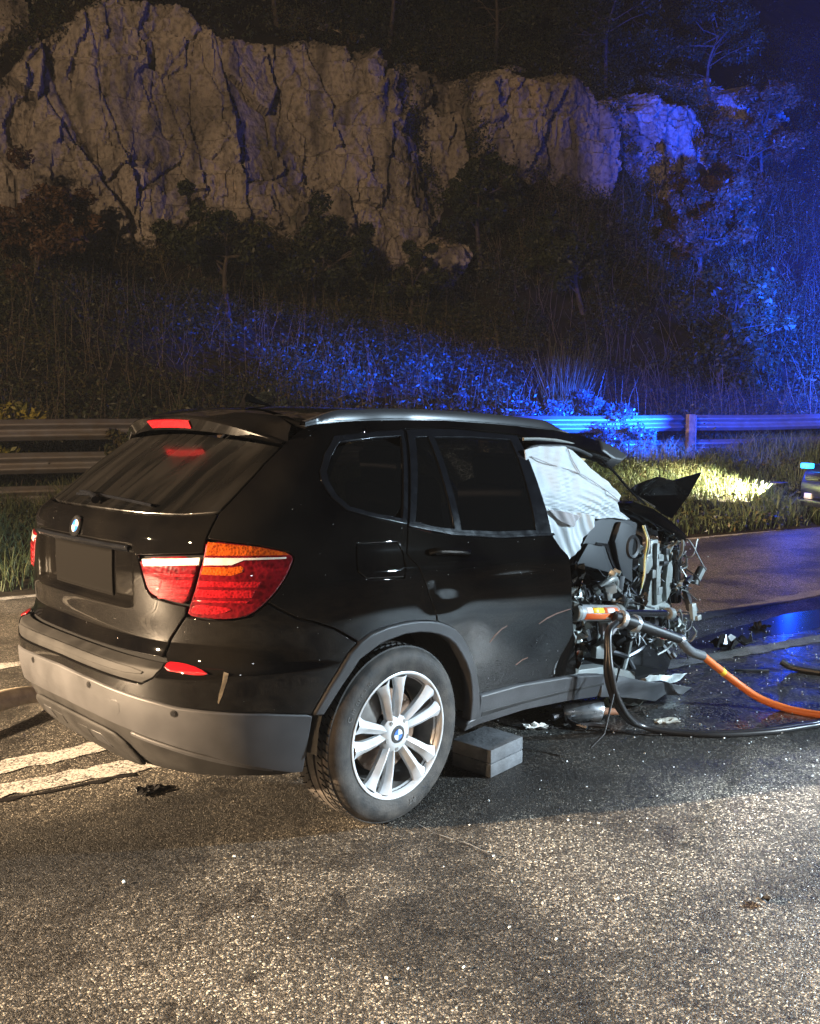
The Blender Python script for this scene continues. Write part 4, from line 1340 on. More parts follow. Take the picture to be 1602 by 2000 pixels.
# ------------------------------------------------------------------ roof, spoiler, rails
ZC = interp_fn([-.52, -.40, -.24, .05, .5, 1.0, 1.4, 1.62, 1.85], [1.566, 1.590, 1.613, 1.638, 1.655, 1.656, 1.640, 1.612, 1.56])
ZE = interp_fn([-.42, -.30, -.20, .05, .17, .54, .96, 1.28, 1.54, 1.70, 1.85], [1.47, 1.535, 1.555, 1.578, 1.590, 1.608, 1.615, 1.612, 1.590, 1.555, 1.50])
def roof_grid(x0, x1, y0, y1, nx, ny, lift=0.0):
    X, T_ = np.meshgrid(np.linspace(x0, x1, nx), np.linspace(y0, y1, ny), indexing='ij')
    ze = ZE(X); w = WID(ze) - .004
    return X, w * T_, ZC(X) - (ZC(X) - ze) * np.abs(T_) ** 2.6 + lift
def roof_panel(name, x0, x1, mat, parent, nx=60, ny=40, t0=-1, t1=1, skew=0.0, lift=0.0):
    X, Y, Z = roof_grid(x0, x1, t0, t1, nx, ny, lift)
    if skew: X = X + skew * np.abs(Y / .6) ** 2 * np.linspace(1, 0, nx)[:, None]; 
    if skew:
        ze = ZE(X); w = WID(ze) - .004; T_ = np.linspace(t0, t1, ny)[None, :]
        Y = w * T_; Z = ZC(X) - (ZC(X) - ze) * np.abs(T_) ** 2.6 + lift
    V = [L3(v) for v in np.stack([X, Y, Z], -1).reshape(-1, 3)]
    F = [(i * ny + j, (i + 1) * ny + j, (i + 1) * ny + j + 1, i * ny + j + 1) for i in range(nx - 1) for j in range(ny - 1)]
    o = mesh_obj(name, V, F, mat, parent, True)
    return o
roof = roof_panel('roof', -.235, 1.60, M['paint'], car, 80, 48, skew=-.06)
roof_panel('roof_lining', -.25, 1.66, M['dash'], car, 30, 16, t0=-.97, t1=.97, lift=-.035)
# spoiler: swept section from tip to tip
sp_sec = []
V, F = [], []
nS = 49
for i in range(nS):
    t = -1 + 2 * i / (nS - 1); at_ = abs(t)
    y = -.595 * t
    ex = at_ ** 2.4
    xr = -.520 + .155 * ex; zr = 1.560 - .092 * ex            # trailing ridge
    xb = -.480 + .135 * ex; zb = 1.504 - .050 * ex            # foot above the glass
    xf = -.243 - .06 * at_ ** 2; zf = float(ZC(xf) - (ZC(xf) - ZE(xf)) * at_ ** 2.6) - .002
    zf = zf if at_ < .999 else zf
    th = .018 * (1 - .6 * ex)
    ring = [(xb + .06, zb - .004), (xb, zb), (xr + .006, zr - .012), (xr, zr - .005), (xr + .004, zr), (xr + .03, zr + .008 * (1 - ex)),
            ((xr + xf) / 2, (zr + zf) / 2 + .012 * (1 - .8 * ex)), (xf - .02, zf - .000), (xf, zf - .002), (xf + .01, zf - .02)]
    V += [L3((x, y, z)) for x, z in ring]
m_ = 10
for i in range(nS - 1):
    for j in range(m_ - 1):
        F.append((i * m_ + j, (i + 1) * m_ + j, (i + 1) * m_ + j + 1, i * m_ + j + 1))
spo = mesh_obj('roof_spoiler', V, F, M['paint'], gate, True, sharp=40)
bm = bmesh.new(); bm.from_mesh(spo.data); bmesh.ops.recalc_face_normals(bm, faces=bm.faces); bm.to_mesh(spo.data); bm.free()
# high brake light set in the spoiler's rear face
bl = []
for y in np.linspace(.165, -.165, 12):
    at_ = abs(y / .595); ex = at_ ** 2.4
    xr = -.520 + .155 * ex; zr = 1.560 - .092 * ex; xb = -.480 + .135 * ex; zb = 1.504 - .050 * ex
    f0 = np.array((xr + .006, y, zr - .012)); f1 = np.array((xb, y, zb)); a_ = f0 + (f1 - f0) * .08; b_ = f0 + (f1 - f0) * .72; b_[1] = y * .93
    nrm = np.array((-.78, 0, -.62)); nrm /= np.linalg.norm(nrm)
    bl.append((a_ + nrm * .006, b_ + nrm * .006, b_ - nrm * .004, a_ - nrm * .004))
V = [L3(p) for q in bl for p in q]; F = []
for i in range(11):
    for j in range(4):
        F.append((i * 4 + j, i * 4 + (j + 1) % 4, (i + 1) * 4 + (j + 1) % 4, (i + 1) * 4 + j))
F += [(0, 1, 2, 3), (44, 47, 46, 45)]
mesh_obj('high_brake_light', V, F, M['red_plain'], gate, False)
# shark-fin antenna
mb = MB()
fin = [(-.145, 1.618), (-.135, 1.660), (-.122, 1.684), (-.105, 1.682), (-.06, 1.662), (.0, 1.645), (.06, 1.634), (.06, 1.62), (-.145, 1.61)]
V, F = [], []
for y, k in ((-.030, 0), (-.014, 1), (.014, 1), (.030, 0)):
    for x, z in fin:
        V.append(L3((x, y if z < 1.64 else y * .55, z if k else min(z, 1.636 + (z - 1.636) * .3))))
n_ = len(fin)
for k in range(3):
    for i in range(n_):
        F.append((k * n_ + i, k * n_ + (i + 1) % n_, (k + 1) * n_ + (i + 1) % n_, (k + 1) * n_ + i))
mesh_obj('antenna_fin', V, F, M['paint'], roof, True, sharp=50)
# roof rails
M['rail_bar'] = simple('satin_roof_rail', (.022, .022, .024), .2, spec=.25)
for s in (1, -1):
    V, F = [], []
    xs = np.linspace(-.285, 1.52, 60)
    for i, x in enumerate(xs):
        e = min(1, min(i, 59 - i) / 7.0); e = e * e * (3 - 2 * e)
        yb = -(float(WID(ZE(x))) - .028)
        zb = float(ZE(x)) + .002
        h = .010 + .030 * e
        prof = [(-.019, -.012), (-.018, h * .6), (-.010, h), (.006, h), (.014, h * .7), (.017, -.006)]
        V += [L3((x, s * (yb + py), zb + pz)) for py, pz in prof]
    for i in range(59):
        for j in range(6):
            F.append((i * 6 + j, i * 6 + (j + 1) % 6, (i + 1) * 6 + (j + 1) % 6, (i + 1) * 6 + j))
    o = mesh_obj('roof_rail', V, F, M['rail_bar'], car, True, sharp=45)
    bm = bmesh.new(); bm.from_mesh(o.data); bmesh.ops.recalc_face_normals(bm, faces=bm.faces); bm.to_mesh(o.data); bm.free()

# door handle
mb = MB()
hp = [on_s(101.5, 1.054, .004), on_s(104, 1.053, .030), on_s(112, 1.047, .036), on_s(121, 1.040, .030), on_s(124.5, 1.036, .004)]
sp_ = spline(hp, 6)
mb.tube(sp_, [.013] * len(sp_), 10)
o = mb.build('door_handle', M['paint'], [c for c in car.children if c.name.startswith('rear_door')][0])
panel('handle_bowl', [(105, 1.062), (112, 1.064), (119, 1.050), (117, 1.022), (110, 1.018), (105.5, 1.034)], M['black'], [c for c in car.children if c.name.startswith('rear_door')][0], off=.0008, gap=0, rnd=2, res=.012, step=.01, bev=.0004, depth=.002)

# ------------------------------------------------------------------ wheels
def make_wheel(yside):
    root = empty('wheel'); root.parent = car
    root.location = (0, 0, 0)
    s = -1 if yside < 0 else 1
    yo = s * .930
    def Y(d): return yo - s * d                          # d = distance inboard of the outer face
    # tyre: sidewall, shoulder, ribs and grooves
    R = .351
    prof = [(.243, .012), (.250, .004), (.262, .001), (.285, -.004), (.305, -.004), (.322, .002), (.334, .012), (.341, .022)]
    d = .022
    for rib in (.028, .034, .040, .034, .028):
        prof += [(R - .004 * abs(d - .115) / .09, d + .002), (R - .004 * abs(d + rib - .115) / .09, d + rib)]
        d += rib
        if d < .185:
            prof += [(R - .012, d + .001), (R - .012, d + .008)]; d += .009
    prof += [(.341, d + .006), (.330, d + .014), (.305, d + .020), (.262, d + .016), (.243, d + .006)]
    mb = MB(); mb.lathe([(r_, Y(dd)) for r_, dd in prof], 96)
    tyre = mb.build('tyre', M['rubber'], root, sharp=28)
    # sipes cut as thin dark blades across the outer ribs
    mb = MB()
    for k in range(72):
        a = TWO * k / 72
        rt = Matrix.Rotation(-a, 3, 'Y')
        for dd, ln, tw in ((.034, .030, .35), (.200, .030, -.35), (.070, .022, .5), (.155, .022, -.5)):
            p = rt @ Vector((0, Y(dd), R - .0005))
            mb.box(p, (.0035, ln, .004), rt @ Matrix.Rotation(tw * s, 3, 'Z'))
    ts_ = mb.build('tread_sipes', M['shell'], root, smooth=False); ts_['kind'] = 'stuff'
    # rim
    mb = MB()
    mb.lathe([(.248, Y(.006)), (.250, Y(.000)), (.246, Y(-.002)), (.240, Y(.000)), (.236, Y(.008)), (.232, Y(.014)), (.226, Y(.030)), (.224, Y(.034))], 96)
    mb.build('rim_lip', M['alloy'], root, sharp=60)
    mb = MB(); mb.lathe([(.229, Y(.020)), (.222, Y(.05)), (.205, Y(.10)), (.20, Y(.17))], 72)
    mb.build('rim_barrel', M['alloy_dark'], root)
    # spokes: ten, in the V pairs of the star pattern, flared outwards with a ridge
    for k in range(10):
        a0 = TWO * (k / 10) + TWO * .012 * (1 if k % 2 else -1) + .12
        V, F = [], []
        nr = 9
        for i in range(nr):
            t = i / (nr - 1)
            rad = .048 + (.232 - .048) * t
            half = .0160 + .0095 * t + .012 * max(0, t - .72) ** 2 / .0784
            dep = .016 - .014 * t + .010 * (1 - t) ** 3 - .004 * math.sin(math.pi * t)
            tw = .10 * t * (1 if k % 2 else -1)
            for (o_, dd) in ((-1, .028), (-1.0, .011), (-.30, -.0035), (.02, -.0065), (.12, -.0060), (1.0, .012), (1.0, .028)):
                ang = a0 + tw * .35
                px = rad * math.sin(ang) + half * o_ * math.cos(ang)
                pz = rad * math.cos(ang) - half * o_ * math.sin(ang)
                V.append((px, Y(dep + dd), pz))
        for i in range(nr - 1):
            for j in range(6):
                F.append((i * 7 + j, i * 7 + j + 1, (i + 1) * 7 + j + 1, (i + 1) * 7 + j))
        o = mesh_obj('spoke', V, F, M['alloy'], root, True)
        bm = bmesh.new(); bm.from_mesh(o.data); bmesh.ops.recalc_face_normals(bm, faces=bm.faces); bm.to_mesh(o.data); bm.free()
        o.data.set_sharp_from_angle(angle=RAD(28))
    # hub and cap
    mb = MB(); mb.lathe([(.078, Y(.045)), (.074, Y(.026)), (.062, Y(.016)), (.046, Y(.013)), (.036, Y(.012)), (.033, Y(.016))], 60)
    mb.build('hub', M['alloy'], root)
    mb = MB(); mb.lathe([(.0005, Y(.010)), (.033, Y(.0105)), (.034, Y(.018))], 40); mb.build('centre_cap', M['black_gloss'], root)
    for k in range(4):
        V = [(0, Y(.0085), 0)]; n_ = 8
        for i in range(n_ + 1):
            a = TWO * (k + i / n_) / 4
            V.append((.0215 * math.sin(a), Y(.0088), .0215 * math.cos(a)))
        mesh_obj('emblem_quarter', V, [(0, i + 1, i + 2) if s > 0 else (0, i + 2, i + 1) for i in range(n_)], M['emb_white'] if k % 2 == 0 else M['emb_blue'], root, False)
    for k in range(5):
        a = TWO * (k + .5) / 5
        mb = MB(); mb.lathe([(.0005, 0), (.009, 0), (.0095, .004), (.0095, .02)], 12)
        V = [(x + .056 * math.sin(a), Y(.014) + (-s) * y, z + .056 * math.cos(a)) for x, y, z in mb.V]
        mesh_obj('wheel_bolt', V, mb.F, M['alloy_dark'], root, False)
    # brake disc and caliper behind the spokes
    mb = MB(); mb.lathe([(.165, Y(.085)), (.165, Y(.105)), (.07, Y(.105)), (.07, Y(.085))], 48, closed=True)
    mb.build('brake_disc', simple('rusty_disc', (.20, .13, .09), .45, metal=.6, noise=.5, nscale=20) if 'rusty_disc' not in bpy.data.materials else bpy.data.materials['rusty_disc'], root)
    mb = MB(); mb.box((-.12, Y(.095), .10), (.13, .09, .16), Matrix.Rotation(.6, 3, 'Y')); mb.build('brake_caliper', M['alloy_dark'], root, bevel=.015)
    mb = MB(); mb.lathe([(.0005, Y(.125)), (.20, Y(.125))], 32); mb.build('hub_carrier', M['shell'], root)
    return root, Y


wheel_r, YR = make_wheel(-1)
wheel_l, YL = make_wheel(1)
# raised lettering on the outer sidewall
def arc_text(txt, r0, a0, size, yy, parent, mat, bottom=False):
    cu = bpy.data.curves.new('t', 'FONT'); cu.size = size; cu.extrude = .0012; cu.align_x = 'CENTER'
    ang = a0
    mb = MB()
    for ch in txt:
        cu.body = ch
        ob = bpy.data.objects.new('t', cu); col.objects.link(ob)
        dg = bpy.context.evaluated_depsgraph_get(); me = ob.evaluated_get(dg).to_mesh()
        V = [v.co.copy() for v in me.vertices]; F = [tuple(p.vertices) for p in me.polygons]
        ob.to_mesh_clear() if False else None
        bpy.data.objects.remove(ob)
        W = []
        for v in V:
            rr = r0 + v.y; a = ang + v.x / r0
            W.append((rr * math.sin(a), yy - v.z, rr * math.cos(a)))
        mb.add(W, F)
        ang += size * (.42 if ch in 'iltI ' else .78) / r0
    bpy.data.curves.remove(cu)
    return mb.build('sidewall_lettering', mat, parent, smooth=False)
M['letter'] = simple('sidewall_letter', (.075, .072, .068), .6)
arc_text('Cinturato', .279, RAD(-68), .030, YR(-.0045), wheel_r, M['letter'])
arc_text('P7', .279, RAD(162), .026, YR(-.0045), wheel_r, M['letter'])

# wheel wells and underbody
for s in (1, -1):
    V, F = [], []
    n_ = 28
    for i in range(n_ + 1):
        a = math.pi * (1.02 - 1.04 * i / n_)
        for yy in (.905, .60):
            V.append((.04 + .435 * math.cos(a), -s * yy, .02 + .425 * math.sin(a)))
    F = [(2 * i, 2 * i + 1, 2 * i + 3, 2 * i + 2) for i in range(n_)]
    mesh_obj('wheel_well', V, F, simple('well_liner', (.045, .045, .042), .85, bump=.4, bscale=50) if s == 1 else M['shell'], car, True)
    mb = MB(); mb.box((.04, -s * .60, .20), (.86, .02, .50)); mb.build('well_wall', M['shell'], car, smooth=False)
mb = MB(); mb.box((.75, 0, -.05), (2.6, 1.15, .10)); mb.box((-.35, 0, -.02), (.7, 1.3, .12)); mb.box((1.0, 0, .0), (1.0, 1.6, .08))
mb.build('underbody', M['shell'], car, bevel=.03)
mb = MB(); mb.tube([(-.55, .25, -.04), (-.2, .28, -.06), (.3, .1, -.1), (1.2, .05, -.1)], [.09, .09, .035, .035], 14); mb.build('exhaust', M['steel_dark'], car)
mb = MB(); mb.tube([(0, -.7, -.02), (0, .7, -.02)], .045, 10); mb.build('rear_axle', M['steel_dark'], car)
# seats seen dimly through the glass
for x, y in ((.55, -.38), (.55, .38), (1.35, -.38), (1.35, .40)):
    mb = MB(); mb.box((x + .22, y, .33), (.52, .50, .16)); mb.box((x - .06, y, .68), (.16, .50, .62), Matrix.Rotation(RAD(-14), 3, 'Y')); mb.box((x - .17, y, 1.04), (.10, .26, .17), Matrix.Rotation(RAD(-14), 3, 'Y'))
    mb.build('seat', M['seat'], car, bevel=.04)
mb = MB(); mb.box((-.25, 0, .62), (.9, 1.3, .02)); mb.build('parcel_shelf', M['seat'], car, smooth=False)
# things lying on the rear seat: an orange box and a pale cloth
mb = MB(); mb.box((.33, -.62, .73), (.16, .10, .10)); mb.build('orange_case', simple('orange_case', (.45, .07, .02), .5), car, bevel=.01)
mb = MB(); mb.prism([(.47, .66), (.66, .66), (.64, .83), (.56, .88), (.50, .80)], 'y', -.60, -.56); mb.build('pale_bag', simple('pale_bag', (.45, .40, .34), .8), car, bevel=.01)

# ================================================================== crushed front end (all parts of the car, body frame)
def plate(name, poly, y0, y1, mat, bevel=.006, parent=None):
    return MB().prism([(x, z - HUB) for x, z in poly], 'y', y0, y1).build(name, mat, parent or car, bevel=bevel)


def tubeb(name, pts, r, mat, n=8, parent=None, k=6):
    sp = spline([L3(p) for p in pts], k) if len(pts) > 2 else [L3(p) for p in pts]
    return MB().tube(sp, r, n).build(name, mat, parent or car)


front_frame = panel('door_opening_frame', [(196.4, 1.610), (214, 1.609), (240, 1.603), (254, 1.590), (265, 1.566), (272, 1.540), (280.5, 1.493), (268, 1.468), (260, 1.488), (252, 1.505), (238, 1.518), (216, 1.506), (203, 1.492), (196.6, 1.556)], M['paint'], car, depth=.07, res=.02, bev=.006)
for s in (-1,):
    shell([(-196.4, 1.60), (-240, 1.60), (-262, 1.56), (-262, 1.50), (-238, 1.518), (-204, 1.492)])
tubeb('door_seal', [(1.05, -.672, 1.490), (1.10, -.668, 1.506), (1.22, -.662, 1.516), (1.40, -.655, 1.520), (1.52, -.652, 1.508), (1.64, -.648, 1.482)], .011, M['black'])
tubeb('roof_flange', [(1.06, -.640, 1.545), (1.2, -.632, 1.552), (1.38, -.63, 1.550), (1.55, -.63, 1.530), (1.70, -.62, 1.495)], .008, M['alu'])
panel('pillar_stub', [(262, 1.575), (272, 1.545), (283, 1.490), (274, 1.462), (266, 1.470), (258, 1.515)], M['black'], car, off=.010, depth=.09, bev=.010, res=.02)
# windscreen, crazed, still hanging from the roof edge
V, F = [], []
nx, ny = 26, 40
for i in range(nx):
    t = i / (nx - 1)
    for j in range(ny):
        v = -1 + 2 * j / (ny - 1)
        bow = (1 - v * v)
        x = 1.70 + .47 * t + .10 * bow * (1 - .2 * t); z = 1.500 - .275 * t + .055 * bow * (1 - t)
        n_ = float(pnoise(x * 6, v * 5, 1, 3)) * .012
        V.append(L3((x + n_, .625 * v * (1 + .10 * t), z + n_)))
F = [(i * ny + j, (i + 1) * ny + j, (i + 1) * ny + j + 1, i * ny + j + 1) for i in range(nx - 1) for j in range(ny - 1)]


def cracked_glass():
    m, N, L, P = new_mat('cracked_windscreen')
    tc = N.new('ShaderNodeTexCoord')
    v = N.new('ShaderNodeTexVoronoi'); v.feature = 'DISTANCE_TO_EDGE'; v.inputs['Scale'].default_value = 26; L.new(tc.outputs['Object'], v.inputs['Vector'])
    lt = N.new('ShaderNodeMath'); lt.operation = 'LESS_THAN'; lt.inputs[1].default_value = .05; L.new(v.outputs['Distance'], lt.inputs[0])
    P.inputs['Base Color'].default_value = (.20, .24, .27, 1); P.inputs['Roughness'].default_value = .25
    tr = N.new('ShaderNodeBsdfTransparent'); tr.inputs[0].default_value = (.80, .86, .86, 1)
    mx = N.new('ShaderNodeMixShader')
    mr = N.new('ShaderNodeMapRange'); mr.inputs[3].default_value = .86; mr.inputs[4].default_value = .25; L.new(lt.outputs[0], mr.inputs[0])
    L.new(mr.outputs[0], mx.inputs[0]); L.new(P.outputs[0], mx.inputs[1]); L.new(tr.outputs[0], mx.inputs[2]); L.new(mx.outputs[0], N['Material Output'].inputs[0])
    return m


mesh_obj('windscreen', V, F, cracked_glass(), car, True)
tubeb('windscreen_edge', [(1.72, -.63, 1.490), (1.88, -.645, 1.405), (2.03, -.66, 1.305), (2.17, -.685, 1.222)], .007, M['trim'])
for s in (1,):                                         # far-side pillar and mirror stub
    tubeb('windscreen_pillar', [(1.62, .64, 1.52), (1.90, .70, 1.34), (2.20, .76, 1.16)], .035, M['paint'])


# curtain airbag
def plane_surf(y0, fold):
    def f(u, z): return np.stack([u, y0 + fold(u, z), z], -1)
    def fn(u, z):
        e = 1.5e-3
        a = f(u + e, z) - f(u - e, z); b = f(u, z + e) - f(u, z - e)
        n = np.cross(a, b); return n / (np.linalg.norm(n, axis=-1, keepdims=True) + 1e-12)
    return f, fn


def fold_a(u, z):
    w = z + .20 * (u - 1.4) + .10 * (u - 1.4) ** 2
    am = np.clip((1.46 - w) / .25, .15, 1)
    return (.0065 * np.sin(w * TWO / .038 + 4.5 * pnoise(u * 2.2, z * 5, 0, 4)) * am * np.clip(.55 + 1.6 * pnoise(u * 4, z * 5, 8, 2), 0, 1.2) + .0035 * np.sin(w * TWO / .019 + 5 * pnoise(u * 4, z * 8, 3, 9)) * am * np.clip(.5 + 1.8 * pnoise(u * 5, z * 6, 5, 3), 0, 1)
            - .035 * np.exp(-((z - 1.28) / .11) ** 2) + .026 * pnoise(u * 6, z * 8, 2, 6) + .014 * pnoise(u * 15, z * 12, 2, 16) + .08 * (u - 1.0) * (u < 3) * .5)


fa, fan = plane_surf(-.715, fold_a)
airbag = panel('curtain_airbag', [(.985, 1.49), (1.102, 1.512), (1.333, 1.522), (1.40, 1.505), (1.528, 1.439), (1.70, 1.361), (1.857, 1.274), (1.83, 1.235), (1.90, 1.180), (2.030, 1.138), (1.95, 1.138), (1.843, 1.152), (1.672, 1.146), (1.506, 1.168), (1.348, 1.193), (1.177, 1.213), (1.05, 1.235)], M['fabric'], car, raw_uv=True, surf=fa, surf_n=fan, res=.010, step=.01, gap=0, depth=.006, bev=.002)


def fold_b(u, z):
    w = u * .80 + z * .55
    return .010 * np.sin(w * TWO / .13 + 5 * pnoise(u * 3, z * 3, 0, 5)) + .0035 * np.sin(w * TWO / .05 + 4 * pnoise(u * 5, z * 5, 2, 7)) + .022 * pnoise(u * 7, z * 6, 0, 8)


fb, fbn = plane_surf(-.755, fold_b)
panel('airbag_lower_sail', [(1.09, 1.226), (1.402, 1.190), (1.560, 1.165), (1.545, 1.130), (1.491, 1.07), (1.42, 1.005), (1.347, .950), (1.314, .972), (1.155, 1.10)], M['fabric'], airbag, raw_uv=True, surf=fb, surf_n=fbn, res=.012, step=.012, gap=0, depth=.006, bev=.002)
fc, fcn = plane_surf(-.775, fold_b)
panel('airbag_tether_patch', [(1.12, 1.211), (1.268, 1.194), (1.404, 1.172), (1.325, 1.120), (1.238, 1.140)], M['fabric_grey'], airbag, raw_uv=True, surf=fc, surf_n=fcn, res=.012, step=.012, gap=0, depth=.006, bev=.002)
# seams stitched across the bag
for pts in ([(1.03, 1.462), (1.2, 1.425), (1.45, 1.385), (1.66, 1.31), (1.83, 1.245)], [(1.34, 1.515), (1.39, 1.45), (1.44, 1.392)]):
    tubeb('airbag_seam', [(x, float(-.722 + fold_a(np.array(x), np.array(z))), z) for x, z in pts], .0022, M['fabric_grey'], 6, airbag)
plate('sun_visor', [(1.50, 1.508), (1.543, 1.490), (1.652, 1.450), (1.692, 1.473), (1.623, 1.509)], -.60, -.25, simple('tan_visor', (.50, .36, .17), .8), .008)

# dashboard, glove box, cowl and firewall
dash = plate('dashboard', [(1.486, .911), (1.60, 1.03), (1.695, 1.136), (1.82, 1.157), (1.955, 1.154), (2.14, 1.116), (2.118, 1.001), (2.109, .878), (2.078, .752), (1.99, .78), (1.903, .831), (1.661, .874)], -.665, .62, M['dash'], .02)
plate('glove_box', [(1.505, .915), (1.60, 1.018), (1.735, 1.003), (1.775, .93), (1.845, .845), (1.66, .882)], -.690, -.666, M['dash'], .006, dash)
plate('dash_end_panel', [(1.90, 1.13), (2.06, 1.10), (2.04, .97), (2.05, .84), (2.06, .775), (1.95, .82), (1.90, .90), (1.845, 1.02)], -.700, -.666, M['dash'], .012, dash)
plate('dash_trim_strip', [(1.66, 1.01), (1.755, .998), (1.80, .93), (1.91, .80), (1.925, .806), (1.815, .94), (1.775, 1.012), (1.665, 1.024)], -.702, -.690, M['black_gloss'], .003, dash)
mb = MB(); mb.lathe([(.062, -.712), (.068, -.704), (.066, -.690), (.050, -.690), (.048, -.704)], 36, center=(2.030, 0, .985 - HUB), closed=True); mb.build('air_vent_ring', M['black'], dash)
mb = MB(); mb.lathe([(.0005, -.698), (.050, -.698)], 30, center=(2.030, 0, .985 - HUB)); mb.build('air_vent_opening', M['shell'], dash)
plate('cowl_panel', [(2.037, 1.202), (2.16, 1.237), (2.378, 1.196), (2.614, 1.115), (2.813, 1.022), (2.807, .962), (2.612, 1.030), (2.286, 1.130)], -.62, .25, M['paint'], .018)
plate('firewall', [(2.12, 1.10), (2.35, 1.08), (2.62, 1.0), (2.70, .60), (2.66, .22), (2.20, .20), (2.02, .45), (2.06, .75)], -.42, -.36, M['steel_dark'], .01)
mb = MB()
hp = [(2.62, -.30, 1.285), (2.85, -.22, 1.325), (3.09, -.24, 1.381), (3.18, -.30, 1.358), (3.491, -.34, 1.42), (3.33, -.34, 1.26), (3.138, -.33, 1.095), (2.95, -.36, 1.135), (2.781, -.40, 1.178), (3.00, -.13, 1.24)]
mb.add([L3(p) for p in hp], [(0, 1, 9), (1, 2, 9), (2, 3, 9), (3, 4, 5), (3, 5, 9), (5, 6, 9), (6, 7, 9), (7, 8, 9), (8, 0, 9)])
hood = mb.build('torn_bonnet', M['paint'], car, smooth=False)
sd = hood.modifiers.new('thick', 'SOLIDIFY'); sd.thickness = .012
# exposed cross member and steering-column brackets
plate('cross_member', [(2.434, .995), (2.52, 1.0), (2.545, .93), (2.60, .925), (2.606, .87), (2.575, .80), (2.585, .70), (2.62, .60), (2.60, .548), (2.43, .58), (2.445, .70), (2.48, .80), (2.455, .87), (2.40, .88), (2.40, .905), (2.44, .915)], -.585, -.545, M['cast'], .007)
plate('cross_member_rib', [(2.465, .98), (2.492, .98), (2.510, .75), (2.53, .60), (2.50, .60), (2.480, .75)], -.612, -.586, M['cast'], .006)
plate('column_bracket', [(2.62, .965), (2.70, .93), (2.745, .80), (2.735, .66), (2.69, .60), (2.665, .72), (2.68, .85), (2.64, .90)], -.575, -.54, M['cast'], .007)
plate('blower_housing', [(2.33, .60), (2.52, .60), (2.62, .61), (2.70, .585), (2.69, .535), (2.54, .515), (2.36, .54)], -.60, -.44, M['cast'], .018)
plate('dash_bracket', [(2.30, .90), (2.41, .895), (2.41, .845), (2.36, .80), (2.30, .82)], -.62, -.585, M['cast'], .006)
for k, (x, z, w, h) in enumerate(((2.48, .885, .05, .028), (2.55, .845, .06, .02), (2.50, .66, .05, .05), (2.57, .905, .03, .04), (2.42, .77, .04, .05), (2.70, .87, .03, .06))):
    plate('bracket_window', [(x, z), (x + w, z), (x + w, z + h), (x, z + h)], -.617, -.583, M['black'] if k % 2 else M['alu'], .003)
tubeb('steering_column', [(2.86, -.50, .94), (2.895, -.50, .78), (2.93, -.50, .57)], .042, M['black_gloss'], 14)
tubeb('steering_shaft', [(2.80, -.47, .99), (2.83, -.47, .76), (2.85, -.47, .50)], .022, M['steel_dark'], 10)
plate('pedal', [(3.44, .635), (3.49, .625), (3.60, .735), (3.56, .755)], -.38, -.33, M['alu'], .008)
plate('pedal_arm', [(3.34, .70), (3.36, .60), (3.42, .53), (3.44, .45), (3.40, .45), (3.37, .53), (3.30, .62)], -.37, -.34, M['steel_dark'], .004)
tubeb('yellow_wire', [(2.16, -.68, 1.10), (2.15, -.72, 1.02), (2.17, -.70, .92), (2.155, -.71, .83), (2.15, -.70, .74)], .0055, simple('yellow_wire', (.55, .47, .16), .5), 6)
tubeb('pale_wire', [(2.20, -.67, 1.10), (2.215, -.70, 1.0), (2.19, -.70, .90), (2.20, -.69, .80), (2.17, -.68, .70)], .004, simple('pale_wire', (.55, .55, .5), .5), 6)
# front hub, disc and arch liner collapsed under the bulkhead
mb = MB(); mb.lathe([(.02, -.62), (.17, -.60), (.185, -.585), (.185, -.56), (.16, -.55)], 36, center=(0, 0, 0))
o = mb.build('front_brake_disc', M['steel_dark'], car); o.location = (2.05, .05, -.03)
o.rotation_euler = (RAD(24), RAD(-8), RAD(18))
for k in range(5):
    a = TWO * k / 5 + .3
    tubeb('front_rim_spoke', [(2.10, -.66, .34), (2.10 + .12 * math.cos(a), -.675, .34 + .11 * math.sin(a)), (2.10 + .24 * math.cos(a), -.66, .34 + .20 * math.sin(a))], .016, M['alu'] if k % 2 else M['steel_dark'], 8)
plate('arch_liner', [(2.20, .45), (2.45, .47), (2.66, .40), (2.75, .24), (2.66, .12), (2.40, .10), (2.24, .16), (2.16, .30)], -.62, -.38, M['black_gloss'], .05)
plate('gearbox_tunnel', [(1.62, .88), (2.10, .72), (2.25, .45), (2.1, .20), (1.60, .18), (1.5, .5)], -.30, -.10, M['shell'], .03)
plate('far_door_panel', [(.95, 1.05), (2.05, 1.08), (2.1, .40), (.95, .40)], .80, .86, M['dash'], .01)
plate('floor_pan', [(1.1, .31), (2.3, .26), (2.3, .22), (1.1, .25)], -.80, .78, M['shell'], .01)
plate('sill_inner', [(1.10, .43), (1.55, .40), (1.85, .33), (1.85, .27), (1.55, .30), (1.10, .33)], -.87, -.78, M['alu'], .01)
fs_, fsn = plane_surf(-.90, lambda u, z: .030 * pnoise(u * 5, z * 9, 0, 12) - .10 * np.clip(u - 1.5, 0, 1) ** 1.2)
panel('crumpled_sill', [(1.475, .376), (1.62, .350), (1.872, .285), (2.02, .262), (2.18, .225), (2.29, .20), (2.20, .172), (2.05, .19), (1.95, .165), (1.80, .200), (1.62, .235), (1.452, .262)], M['clad'], car, raw_uv=True, surf=fs_, surf_n=fsn, res=.014, step=.012, gap=0, depth=.03, bev=.004)
